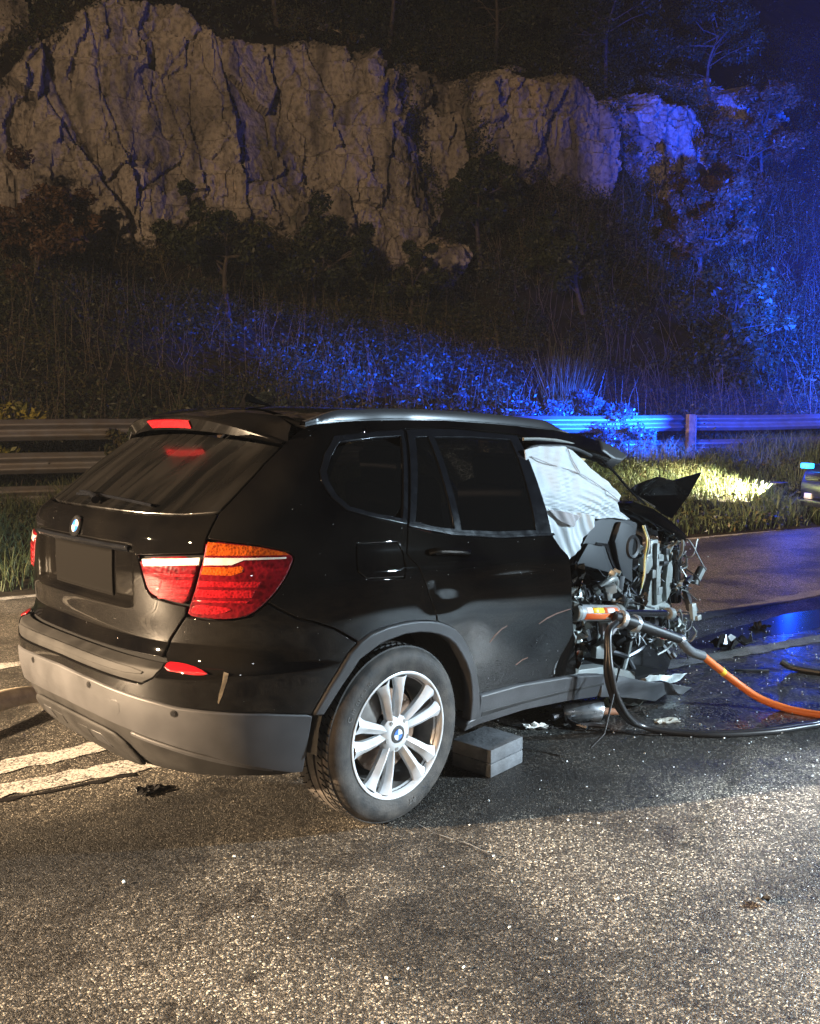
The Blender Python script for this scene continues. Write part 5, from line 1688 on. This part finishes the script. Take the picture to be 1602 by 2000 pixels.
panel('torn_foil', [(1.86, .262), (2.02, .285), (2.22, .255), (2.46, .235), (2.34, .20), (2.16, .175), (2.04, .150), (1.92, .190)], simple('torn_foil', (.42, .44, .42), .55, metal=.3, noise=.4), car, raw_uv=True, surf=plane_surf(-.86, lambda u, z: .05 * pnoise(u * 9, z * 12, 0, 14))[0], surf_n=plane_surf(-.86, lambda u, z: .05 * pnoise(u * 9, z * 12, 0, 14))[1], res=.012, step=.012, gap=0, depth=.004, bev=.001)

# tangle of torn brackets, hoses and crumpled sheet in the open bulkhead
r = np.random.default_rng(5)
kinds = [M['alu'], M['steel_dark'], M['black'], M['cast'], M['clad'], M['cast']]
zones = [(1.50, 2.05, .40, .82, -.82, -.55), (2.05, 2.75, .30, .62, -.78, -.45), (2.70, 3.00, .35, 1.0, -.60, -.40), (1.45, 1.80, .60, .88, -.85, -.65), (2.1, 2.75, .62, .98, -.62, -.44)]
for k in range(115):
    zx0, zx1, zz0, zz1, zy0, zy1 = zones[k % len(zones)]
    c = np.array((r.uniform(zx0, zx1), r.uniform(zy0, zy1), r.uniform(zz0, zz1)))
    mt = kinds[int(r.integers(len(kinds)))]
    what = k % 3
    if what == 0:                                      # crumpled strip
        nx, ny = 7, 4
        ax = r.normal(0, 1, 3); ax /= np.linalg.norm(ax); bx = np.cross(ax, r.normal(0, 1, 3)); bx /= np.linalg.norm(bx)
        ln, wd = r.uniform(.07, .20), r.uniform(.03, .08)
        V = []
        for i in range(nx):
            for j in range(ny):
                p = c + ax * ln * (i / (nx - 1) - .5) + bx * wd * (j / (ny - 1) - .5) + r.normal(0, .011, 3)
                V.append(L3(p))
        F = [(i * ny + j, (i + 1) * ny + j, (i + 1) * ny + j + 1, i * ny + j + 1) for i in range(nx - 1) for j in range(ny - 1)]
        o = mesh_obj('crumpled_sheet', V, F, mt, car, False); sd = o.modifiers.new('t', 'SOLIDIFY'); sd.thickness = .004
    elif what == 1:                                    # cable or hose
        pts = [c]
        d = r.normal(0, 1, 3)
        for _ in range(3):
            d = d * .6 + r.normal(0, .8, 3); d[1] *= .5; pts.append(pts[-1] + d / np.linalg.norm(d) * r.uniform(.05, .10))
        tubeb('torn_cable', pts, float(r.uniform(.004, .010)), M['black'] if r.random() < .7 else M['alu'], 6)
    else:
        mb = MB()
        R3 = Matrix.Rotation(r.uniform(0, 3), 3, 'Y') @ Matrix.Rotation(r.normal(0, .5), 3, 'X') @ Matrix.Rotation(r.normal(0, .5), 3, 'Z')
        dm = (r.uniform(.04, .12), r.uniform(.02, .04), r.uniform(.02, .06))
        mb.box(L3(c), dm, R3); mb.box(Vector(L3(c)) + R3 @ Vector((dm[0] * .4, -.01, dm[2] * .6)), (dm[0] * .3, dm[1] * 1.2, dm[2] * .9), R3)
        mb.build('bent_bracket', mt, car, bevel=.004)
# frayed white insulation and a split silver duct below the dash
for c0, nf in (((1.93, -.74, .70), 26), ((1.58, -.80, .735), 18), ((2.32, -.70, .44), 20), ((2.02, -.78, .50), 16)):
    mb = MB()
    for _ in range(nf):
        d = r.normal(0, 1, 3); d /= np.linalg.norm(d)
        p0 = np.array(c0) + r.normal(0, .012, 3)
        mb.tube([L3(p0), L3(p0 + d * .03 + r.normal(0, .006, 3)), L3(p0 + d * r.uniform(.05, .085))], [.006, .004, .0015], 4)
    mb.build('frayed_insulation', M['fabric'], car)['kind'] = 'stuff'
sp_ = spline([(1.56, -.80, .80), (1.63, -.82, .84), (1.71, -.80, .83), (1.76, -.77, .76), (1.75, -.75, .69)], 6)
MB().tube([L3(p) for p in sp_], .017, 10).build('silver_duct', M['alu'], car)
plate('torn_carpet', [(1.60, .62), (1.75, .66), (1.82, .60), (1.72, .53), (1.62, .54)], -.80, -.77, M['fabric_grey'], .012)
plate('seat_rail', [(1.50, .50), (1.62, .53), (1.70, .47), (1.62, .42), (1.50, .44)], -.84, -.80, M['alu'], .012)
# buckled skin of the cut pillar along the door's front edge
for k in range(9):
    z0 = .44 + .058 * k
    c = np.array((1.185 + r.uniform(-.01, .05) + (.03 if z0 < .6 else 0), -.895 + r.uniform(0, .03), z0))
    nx, ny = 6, 5
    V = []
    for i in range(nx):
        for j in range(ny):
            V.append(L3(c + np.array((.10 * (i / (nx - 1) - .35), .02 * math.sin(i * 1.7 + k), .10 * (j / (ny - 1) - .5))) + r.normal(0, .009, 3)))
    F = [(i * ny + j, (i + 1) * ny + j, (i + 1) * ny + j + 1, i * ny + j + 1) for i in range(nx - 1) for j in range(ny - 1)]
    o = mesh_obj('buckled_pillar_skin', V, F, M['paint'] if k % 3 else M['cast'], car, False); sd = o.modifiers.new('t', 'SOLIDIFY'); sd.thickness = .003
# fringe of torn wires at the very front
for k in range(16):
    x0 = r.uniform(2.78, 2.98); z0 = r.uniform(.45, 1.02)
    p = [(x0, -.52 + r.normal(0, .04), z0)]
    for _ in range(3):
        p.append((p[-1][0] + abs(r.normal(.02, .05)), p[-1][1] + r.normal(0, .04), p[-1][2] + r.normal(-.05, .06)))
    tubeb('torn_wire', p, .0045, M['black'] if k % 3 else M['alu'], 5)
mb = MB().tube([L3((3.05, -.52, .45)), L3((2.85, -.62, .33))], .010, 6); mb.build('brake_pipe', M['alu'], car)

# ================================================================== rescue tools
ram = empty('hydraulic_rescue_ram', (0, 0, HUB), (0, PITCH, 0))
tag(ram, 'hydraulic rescue ram with an orange label braced across the cut-open doorway', 'rescue ram')
M['ram_grey'] = simple('ram_grey', (.46, .48, .49), .35, metal=.5, noise=.15)
M['orange'] = simple('orange_label', (.72, .14, .03), .45)
M['yellow'] = simple('yellow_label', (.85, .58, .03), .45)
M['white'] = simple('white_label', (.75, .75, .75), .45)
A_ = np.array((1.215, -.880, .712)); B_ = np.array((2.185, -.870, .617))
ax_ = (B_ - A_) / np.linalg.norm(B_ - A_)
def on_ax(t): return tuple(L3(A_ + ax_ * t))
def ram_tube(name, t0, t1, rad, mat, parent=ram, n=24, bev=.004):
    pts = [on_ax(t0), on_ax(t0 + bev), on_ax(t1 - bev), on_ax(t1)]
    return MB().tube(pts, [rad - bev, rad, rad, rad - bev], n).build(name, mat, parent)
ram_tube('cylinder', 0.0, .385, .0415, M['ram_grey'])
ram_tube('end_collar', -.012, .022, .045, M['alu'])
ram_tube('front_collar', .375, .420, .046, M['alu'])
ram_tube('piston', .40, .95, .019, simple('piston_chrome', (.42, .42, .44), .16, metal=1.0))
ram_tube('piston_head', .945, .995, .034, M['alu'])
sdir = np.cross(ax_, [0, 0, 1.0]); sdir /= np.linalg.norm(sdir)       # away from the car
udir = np.cross(sdir, ax_); udir /= np.linalg.norm(udir)
if sdir[1] > 0: sdir = -sdir
def label_band(name, t0, t1, a0, a1, mat, rad=.0422):
    V, F = [], []; n_ = 8
    for i in range(n_ + 1):
        a = a0 + (a1 - a0) * i / n_
        d = sdir * math.cos(a) + udir * math.sin(a) * (1 if udir[2] > 0 else -1)
        for t in (t0, t1):
            V.append(L3(A_ + ax_ * t + d * rad))
    F = [(2 * i, 2 * i + 1, 2 * i + 3, 2 * i + 2) for i in range(n_)]
    o = mesh_obj(name, V, F, mat, ram, True); sd = o.modifiers.new('t', 'SOLIDIFY'); sd.thickness = .0008; sd.offset = 0
label_band('orange_band', .050, .350, -.75, .05, M['orange'])
label_band('orange_band', .220, .350, .10, .85, M['orange'])
label_band('yellow_sticker', .115, .215, .12, .80, M['yellow'])
label_band('white_sticker', .055, .110, .12, .80, M['white'])
label_band('white_sticker', .245, .315, .14, .70, M['white'], .0428)
label_band('white_sticker', .240, .285, -.62, -.42, M['white'], .0428)
H0, H1, H2 = (1.500, -.935, .672), (1.585, -.985, .645), (1.900, -1.085, .540)
mb = MB(); mb.tube([L3(H0), L3(H1), L3(H2)], [.030, .031, .026], 20); mb.build('handle', M['black'], ram)
hd = np.array(H2) - np.array(H0); hd /= np.linalg.norm(hd)
def along(t): return L3(np.array(H0) + hd * t)
for t0, t1, rad, mt, nm in ((.03, .060, .048, M['ram_grey'], 'control_ring'), (.118, .150, .046, M['ram_grey'], 'control_ring'), (.06, .118, .038, M['black'], 'grip_sleeve'), (.30, .315, .030, M['white'], 'coupling_mark'), (.322, .336, .030, simple('red_mark', (.6, .03, .03), .4), 'coupling_mark'), (.343, .355, .030, M['white'], 'coupling_mark'), (.40, .47, .026, M['ram_grey'], 'coupling')):
    MB().tube([along(t0), along(t0 + .004), along(t1 - .004), along(t1)], [rad - .004, rad, rad, rad - .004], 22).build(nm, mt, ram)
# hoses: rubber sleeve, orange supply hose, black twin return hose
oh = empty('orange_hydraulic_hose', (2.1, -1.2, 0)); tag(oh, 'bright orange hydraulic hose running from the rescue ram to the road', 'hose')
def rel(pts, o): return [(p[0] - o.location.x, p[1] - o.location.y, p[2] - o.location.z) for p in pts]
e0 = to_world(H2)
sl = spline([e0, (1.99, -1.105, .352), (2.086, -1.13, .312)], 6)
MB().tube(rel(sl, oh), .026, 14).build('rubber_sleeve', simple('grey_rubber', (.10, .105, .11), .6), oh)
ol = spline([(2.086, -1.13, .312), (2.20, -1.17, .225), (2.300, -1.22, .142), (2.365, -1.32, .062), (2.400, -1.44, .026), (2.42, -1.56, .018), (2.45, -1.70, .024)], 10)
hm = simple('orange_hose', (.72, .17, .03), .5, spec=.4, bump=.15, bscale=200)
MB().tube(rel(ol, oh), .0205, 14).build('hose', hm, oh)
MB().tube(rel([ol[11], ol[12], ol[13]], oh), .0213, 14).build('yellow_mark', M['yellow'], oh)
MB().tube(rel([(2.44, -1.66, .024), (2.452, -1.71, .024), (2.462, -1.76, .024), (2.47, -1.80, .022)], oh), [.024, .026, .024, .016], 14).build('coupling', M['steel_dark'], oh)
bh = empty('black_hydraulic_hose', (1.6, -1.1, 0)); tag(bh, 'black twin hydraulic hose hanging from the ram and looping over the road', 'hose')
for off in (0.0, .030):
    bl_ = spline([to_world((1.43, -.99, .66)), (1.352, -1.0 - off * .3, .545), (1.318, -1.02 - off * .4, .455), (1.302, -1.03 - off, .35), (1.335, -1.045 - off, .235), (1.43, -1.05 - off, .12), (1.545, -1.06 - off, .045), (1.645, -1.17 - off, .017), (1.773, -1.34 - off, .014), (1.985, -1.50 - off, .014), (2.2, -1.606 - off, .014), (2.345, -1.665 - off, .014), (2.8, -1.80 - off, .014), (3.6, -2.1 - off, .014), (4.6, -2.9 - off, .014), (5.4, -4.2 - off, .014)], 9)
    MB().tube(rel(bl_, bh), .0145, 12).build('hose', simple('black_hose', (.014, .014, .015), .32) if off == 0 else bpy.data.materials['black_hose'], bh)
mb = MB(); mb.tube([(-.25, .1, .42), (-.2, .06, .36), (-.33, .02, .22), (-.42, .0, .10), (-.5, .02, .05)], .0055, 8).build('loose_line', bpy.data.materials['black_hose'], bh)

# cribbing block under the sill behind the wheel
crib = empty('cribbing_block', (.70, -.79, 0), (0, 0, RAD(3)))
tag(crib, 'dark grey rescue cribbing block standing beside the rear wheel', 'cribbing block')
M['crib'] = simple('cribbing_plastic', (.055, .060, .066), .7, noise=.5, nscale=9, bump=.3, bscale=40)
for k in range(2):
    MB().box((0, 0, .0315 + k * .0635), (.245, .22, .062)).build('block_layer', M['crib'], crib, bevel=.006)

# ================================================================== debris and fluids on the road
def wet_mat():
    m, N, L, P = new_mat('wet_road')
    tc = N.new('ShaderNodeTexCoord')
    n = N.new('ShaderNodeTexNoise'); n.inputs['Scale'].default_value = 3.5; n.inputs['Detail'].default_value = 7; n.inputs['Distortion'].default_value = .5
    L.new(tc.outputs['Object'], n.inputs['Vector'])
    v = N.new('ShaderNodeTexVoronoi'); v.inputs['Scale'].default_value = 125; L.new(tc.outputs['Object'], v.inputs['Vector'])
    sep = N.new('ShaderNodeSeparateColor'); L.new(v.outputs['Color'], sep.inputs[0])
    r_ = N.new('ShaderNodeValToRGB'); e = r_.color_ramp.elements
    e[0].position = .5; e[0].color = (.006, .006, .006, 1); e[1].position = 1; e[1].color = (.12, .11, .10, 1)
    L.new(sep.outputs[0], r_.inputs[0]); L.new(r_.outputs[0], P.inputs['Base Color'])
    mr = N.new('ShaderNodeMapRange'); mr.inputs[1].default_value = .42; mr.inputs[2].default_value = .60; mr.inputs[3].default_value = .17; mr.inputs[4].default_value = .50
    L.new(n.outputs[0], mr.inputs[0]); L.new(mr.outputs[0], P.inputs['Roughness'])
    b = N.new('ShaderNodeBump'); b.inputs['Distance'].default_value = .003; L.new(mr.outputs[0], b.inputs['Strength']); L.new(v.outputs['Distance'], b.inputs['Height']); L.new(b.outputs[0], P.inputs['Normal'])
    return m


def blob(name, poly, z, mat, seed, jag=.05):
    P = resample(chaikin(poly, 2), .05)
    r = np.random.default_rng(seed)
    c = P.mean(0)
    d = P - c; l = np.linalg.norm(d, axis=1)[:, None]
    ph = np.arctan2(d[:, 1], d[:, 0])
    wob = np.array([float(fbm(np.cos(a) * 3.0 * ll, np.sin(a) * 3.0 * ll, 0, 4, seed)) for a, ll in zip(ph, l[:, 0])])
    P = P + d / l * (wob * jag * 3)[:, None]
    o = sheet(name, [tuple(p) for p in P], z, mat)
    return o


M['wet'] = wet_mat()
blob('spilled_fluid', [(1.10, -.55), (1.45, -.93), (1.62, -1.14), (1.80, -1.33), (2.05, -1.48), (2.6, -1.72), (3.4, -1.9), (4.4, -2.0), (5.6, -1.7), (6.2, -1.1), (5.2, -.75), (4.55, -.55), (3.8, -.55), (3.0, -.45), (2.2, -.25), (1.4, -.2)], .0065, M['wet'], 3)
blob('spilled_fluid', [(3.2, -.50), (3.9, -.62), (4.6, -.86), (5.6, -.72), (5.0, -.45), (4.2, -.38), (3.4, -.32)], .0075, simple('shallow_water', (.012, .012, .013), .20), 8, .03)

def crumple(name, c, size, mat, seed, label, cat, th=.004, amp=.25, n=7, group=None, asp=1.0, rotz=0.0):
    r = np.random.default_rng(seed)
    X, Y = np.meshgrid(np.linspace(-.5, .5, n), np.linspace(-.5, .5, n), indexing='ij')
    X = X * size + r.normal(0, size * .03, X.shape); Y = Y * size * asp + r.normal(0, size * .03 * asp, Y.shape)
    Z = np.abs(r.normal(0, amp * size * .35, X.shape)) + .004
    V = np.stack([X, Y, Z], -1).reshape(-1, 3)
    F = [(i * n + j, (i + 1) * n + j, (i + 1) * n + j + 1, i * n + j + 1) for i in range(n - 1) for j in range(n - 1)]
    o = mesh_obj(name, V, F, mat, None, False); o.location = (c[0], c[1], .006); o.rotation_euler = (0, 0, rotz)
    sd = o.modifiers.new('t', 'SOLIDIFY'); sd.thickness = th
    tag(o, label, cat, group); return o


M['paper'] = simple('paper_scrap', (.72, .70, .64), .8)
crumple('paper_scrap', (1.25, -.65), .12, M['paper'], 1, 'crumpled white paper scrap on the road between cribbing block and wreck', 'paper', asp=.45, rotz=-.6, amp=.18)
crumple('plastic_shard', (1.80, -1.085), .13, simple('grey_shard', (.34, .33, .28), .6), 2, 'flat grey-beige plastic shard lying inside the hose loop', 'shard', asp=.5, rotz=-.5, amp=.12)
crumple('black_plastic_shard', (3.56, -.62), .30, M['black_gloss'], 3, 'shiny black crumpled plastic shard on the wet road beyond the orange hose', 'shard', asp=.45, rotz=-.3, amp=.35)
crumple('black_plastic_shard', (4.22, -.52), .12, M['black_gloss'], 4, 'small black plastic shard on the blue-lit puddle', 'shard', amp=.5)
crumple('black_plastic_shard', (-.55, .02), .12, M['black'], 6, 'small black shard on the road under the rear bumper', 'shard', asp=.5, amp=.2)
crumple('torn_plastic_piece', (1.95, -.80), .26, simple('pale_torn_plastic', (.40, .41, .36), .6), 7, 'pale torn plastic trim lying below the crumpled sill', 'shard', asp=.45, rotz=-.4, amp=.3)
crumple('leaf_litter', (1.72, -.72), .16, simple('green_foil', (.30, .33, .20), .6), 8, 'small greenish crumpled foil beside the silver canister', 'foil', asp=.7, amp=.5)
for k, (x, y, s_, lab) in enumerate(((-.999, -.609, .009, 'tiny white fragment on the asphalt in the left foreground'), (-.63, -.72, .008, 'tiny pale fragment on the asphalt behind the rear wheel'), (.413, -2.197, .035, 'small dark fragment on the asphalt at the lower right'))):
    crumple('glass_fragment', (x, y), s_, M['paper'] if k < 2 else M['black'], 20 + k, lab, 'fragment', amp=.6, n=4)
can = empty('steel_canister', (1.55, -.80, 0)); tag(can, 'silver steel canister lying on the road under the crumpled sill', 'canister')
MB().tube([(-.13, .10, .055), (-.12, .09, .058), (.02, -.02, .058), (.03, -.03, .055)], [.048, .055, .055, .048], 24).build('drum', simple('canister_steel', (.48, .49, .50), .28, metal=.9, noise=.3), can)
MB().tube([(.03, -.03, .055), (.06, -.05, .05), (.13, -.09, .04)], [.022, .02, .016], 12).build('outlet_pipe', simple('rust_pipe', (.22, .10, .05), .7, noise=.4), can)
MB().tube([(-.13, .10, .055), (-.20, .12, .04)], .02, 10).build('inlet_pipe', M['steel_dark'], can)
for k, (pts, lab) in enumerate(((((1.36, -.78, .015), (1.45, -.86, .02), (1.50, -.93, .012)), 'bent black metal strip on the road left of the silver canister'), (((1.45, -.70, .02), (1.38, -.78, .03), (1.40, -.86, .015)), 'dark twisted bracket on the road beside the silver canister'))):
    o = MB().tube(spline(pts, 6), .012, 6).build('metal_strip', M['steel_dark']); tag(o, lab, 'metal strip')
o = MB().tube(spline([(2.98, -.90, .012), (3.03, -.97, .014), (3.12, -1.06, .012)], 6), .007, 6).build('thin_rod', M['steel_dark']); tag(o, 'thin dark rod lying on the wet road beyond the hose', 'rod')
ts = MB()
for a in np.linspace(0, 1.6, 14):
    pass
sp_ = spline([(3.20, -1.10, .06), (3.22, -1.16, .030), (3.24, -1.25, .024), (3.27, -1.40, .024), (3.35, -1.65, .024)], 6)
o = ts.tube(sp_, np.linspace(.020, .016, len(sp_)), 10).build('rubber_strip', M['black']); tag(o, 'curled black rubber strip on the road at the right edge', 'rubber strip')
# bent fender strip lying left of the car
V, F = [], []
for i in range(13):
    t = i / 12
    x = -1.05 + .72 * t; y = 1.18 + .42 * t + .05 * math.sin(t * 3); z = .03 + .05 * math.sin(t * math.pi)
    for (dx, dz) in ((.05, -.028), (.02, .030), (-.02, .052), (-.06, .045)):
        V.append((x + dx * .5, y - dx, z + dz))
for i in range(12):
    for j in range(3):
        F.append((i * 4 + j, (i + 1) * 4 + j, (i + 1) * 4 + j + 1, i * 4 + j + 1))
o = mesh_obj('fender_strip', V, F, simple('bare_strip', (.34, .29, .22), .5, noise=.3), None, True); sd = o.modifiers.new('t', 'SOLIDIFY'); sd.thickness = .008
tag(o, 'bent pale bumper strip lying on the road left of the car', 'trim strip')
# scratch in the asphalt running away from the wheel
o = stripe([(.036, -.96), (.02, -1.1), (.045, -1.25), (.038, -1.363)], .0045, 40, .002); o.name = 'road_scratch'; o.data.materials[0] = simple('thin_mark', (.15, .14, .125), .8)

# crumbs of safety glass added round the wreck for their glints
r = np.random.default_rng(99)
mb = MB()
for k in range(520):
    if k < 330:
        c = (r.uniform(1.1, 4.6), r.uniform(-1.9, -.2), .012)
    elif k < 420:
        c = (r.uniform(-1.4, 2.2), r.uniform(-2.3, -1.0), .008)
    else:
        b_ = (r.uniform(1.55, 2.95), r.uniform(-.72, -.50), r.uniform(.35, 1.05)); c = to_world(b_)
    q_ = r.uniform(.0025, .006)
    R3 = Matrix.Rotation(r.uniform(0, 3), 3, 'Z') @ Matrix.Rotation(r.uniform(0, 3), 3, 'X')
    mb.box(c, (q_ * 1.4, q_, q_ * .9), R3)
gm, N, L, P = new_mat('glass_crumb'); P.inputs['Base Color'].default_value = (.55, .60, .62, 1); P.inputs['Roughness'].default_value = .05; P.inputs['Specular IOR Level'].default_value = .8
o = mb.build('added_glass_crumbs', gm, None, smooth=False); tag(o, 'tiny crumbs of safety glass added round the wreck for glints', 'glass crumbs', kind='stuff')

# ================================================================== patrol vehicle at the right edge
pv = empty('patrol_car', (11.76, 2.19, 0), (0, 0, RAD(-30)))          # local -x is its front, +y away from the road's near side
tag(pv, 'dark patrol car with a lit blue grille flasher, cut by the right edge', 'car')
M['pv_paint'] = simple('patrol_paint', (.008, .009, .014), .3, coat=1)
body = [(0, .42), (-.02, .62), (.04, .80), (.18, .92), (1.15, 1.05), (1.75, 1.52), (3.2, 1.56), (4.2, 1.10), (4.5, 1.0), (4.55, .40), (4.3, .28), (.2, .26)]
V, F = [], []
for y, k in ((-.88, .93), (-.80, 1.0), (.80, 1.0), (.88, .93)):
    for x, z in body:
        V.append((2.2 + (x - 2.2) * (1 if k == 1 else .985), -.9 + y * (1 if z < 1.06 else .80), .3 + (z - .3) * (1 if k == 1 else .97)))
n_ = len(body)
mb = MB(); mb.add(V, [(k * n_ + i, k * n_ + (i + 1) % n_, (k + 1) * n_ + (i + 1) % n_, (k + 1) * n_ + i) for k in range(3) for i in range(n_)] + [tuple(range(n_)), tuple(range(3 * n_, 4 * n_))])
mb.build('body', M['pv_paint'], pv, bevel=.03)
for ysd in (-.9 + .55, -.9 - .55):
    MB().box((.06, ysd, .74), (.20, .36, .13)).build('headlamp', M['black_gloss'], pv, bevel=.03)
    MB().box((.0, ysd + .12, .44), (.04, .16, .09)).build('fog_lamp', M['white_lens'], pv, bevel=.015)
MB().box((-.02, -.9, .68), (.05, .6, .16)).build('grille', M['black'], pv, bevel=.02)
MB().box((-.03, -.9, .45), (.03, .52, .11)).build('number_plate', M['white'], pv, bevel=.006)
MB().box((-.04, -.9, .34), (.12, 1.7, .10)).build('bumper_lip', M['pv_paint'], pv, bevel=.03)
V = [(1.22, -.9 - .62, 1.09), (1.22, -.9 + .62, 1.09), (1.74, -.9 + .56, 1.50), (1.74, -.9 - .56, 1.50)]
mesh_obj('windscreen', [(x - .02, y, z + .012) for x, y, z in V], [(0, 3, 2, 1)], M['black_gloss'], pv, False)
for x in (.85, 3.6):
    for y in (-.9 - .80, -.9 + .80):
        mb = MB(); mb.lathe([(.02, -.11), (.22, -.11), (.31, -.09), (.32, 0), (.31, .09), (.22, .11), (.02, .11)], 28, center=(x, y, .32)); mb.build('wheel', M['rubber'], pv)
m, N, L, P = new_mat('lit_blue_flasher'); P.inputs['Base Color'].default_value = (.02, .1, .6, 1)
P.inputs['Emission Color'].default_value = (.01, .26, 1, 1); P.inputs['Emission Strength'].default_value = 14
for ysd in (-.9 + .72, -.9 - .25):
    MB().box((.0, ysd, .90), (.09, .20, .075)).build('blue_flasher', m, pv, bevel=.015)

# added floating plate that cuts the headlamp beam off the guard rail
sh = MB().box((0, 0, 0), (.30, .24, .004)).build('beam_cut_plate', M['black'], pv, smooth=False)
sh.matrix_world = Matrix.Translation((11.48, 2.42, .634)) @ Matrix.Rotation(RAD(90 - 90), 4, 'Z')
sh.matrix_parent_inverse = (Matrix.Translation((11.76, 2.19, 0)) @ Matrix.Rotation(RAD(-30), 4, 'Z')).inverted()

# added plate above the roof lamp, cuts its blue off the upper slope
hb = MB().box((0, 0, 0), (1.10, .30, .012)).build('bar_cut_plate', M['black'], pv, bevel=.003)
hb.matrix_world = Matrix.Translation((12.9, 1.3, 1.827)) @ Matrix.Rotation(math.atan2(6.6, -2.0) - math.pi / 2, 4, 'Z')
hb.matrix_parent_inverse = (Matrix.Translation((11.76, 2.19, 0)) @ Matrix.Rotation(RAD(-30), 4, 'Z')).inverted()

# ================================================================== night haze
hz = MB().box((20, 0, 22.5), (214, 174, 47)).build('haze', None, None, smooth=False)
hz['kind'] = 'stuff'
hm_ = bpy.data.materials.new('haze'); hm_.use_nodes = True
N = hm_.node_tree.nodes; N.remove(N['Principled BSDF'])
pvn = N.new('ShaderNodeVolumePrincipled'); pvn.inputs['Color'].default_value = (.78, .86, 1, 1); pvn.inputs['Density'].default_value = .0005
hm_.node_tree.links.new(pvn.outputs[0], N['Material Output'].inputs['Volume'])
hz.data.materials.clear(); hz.data.materials.append(hm_)
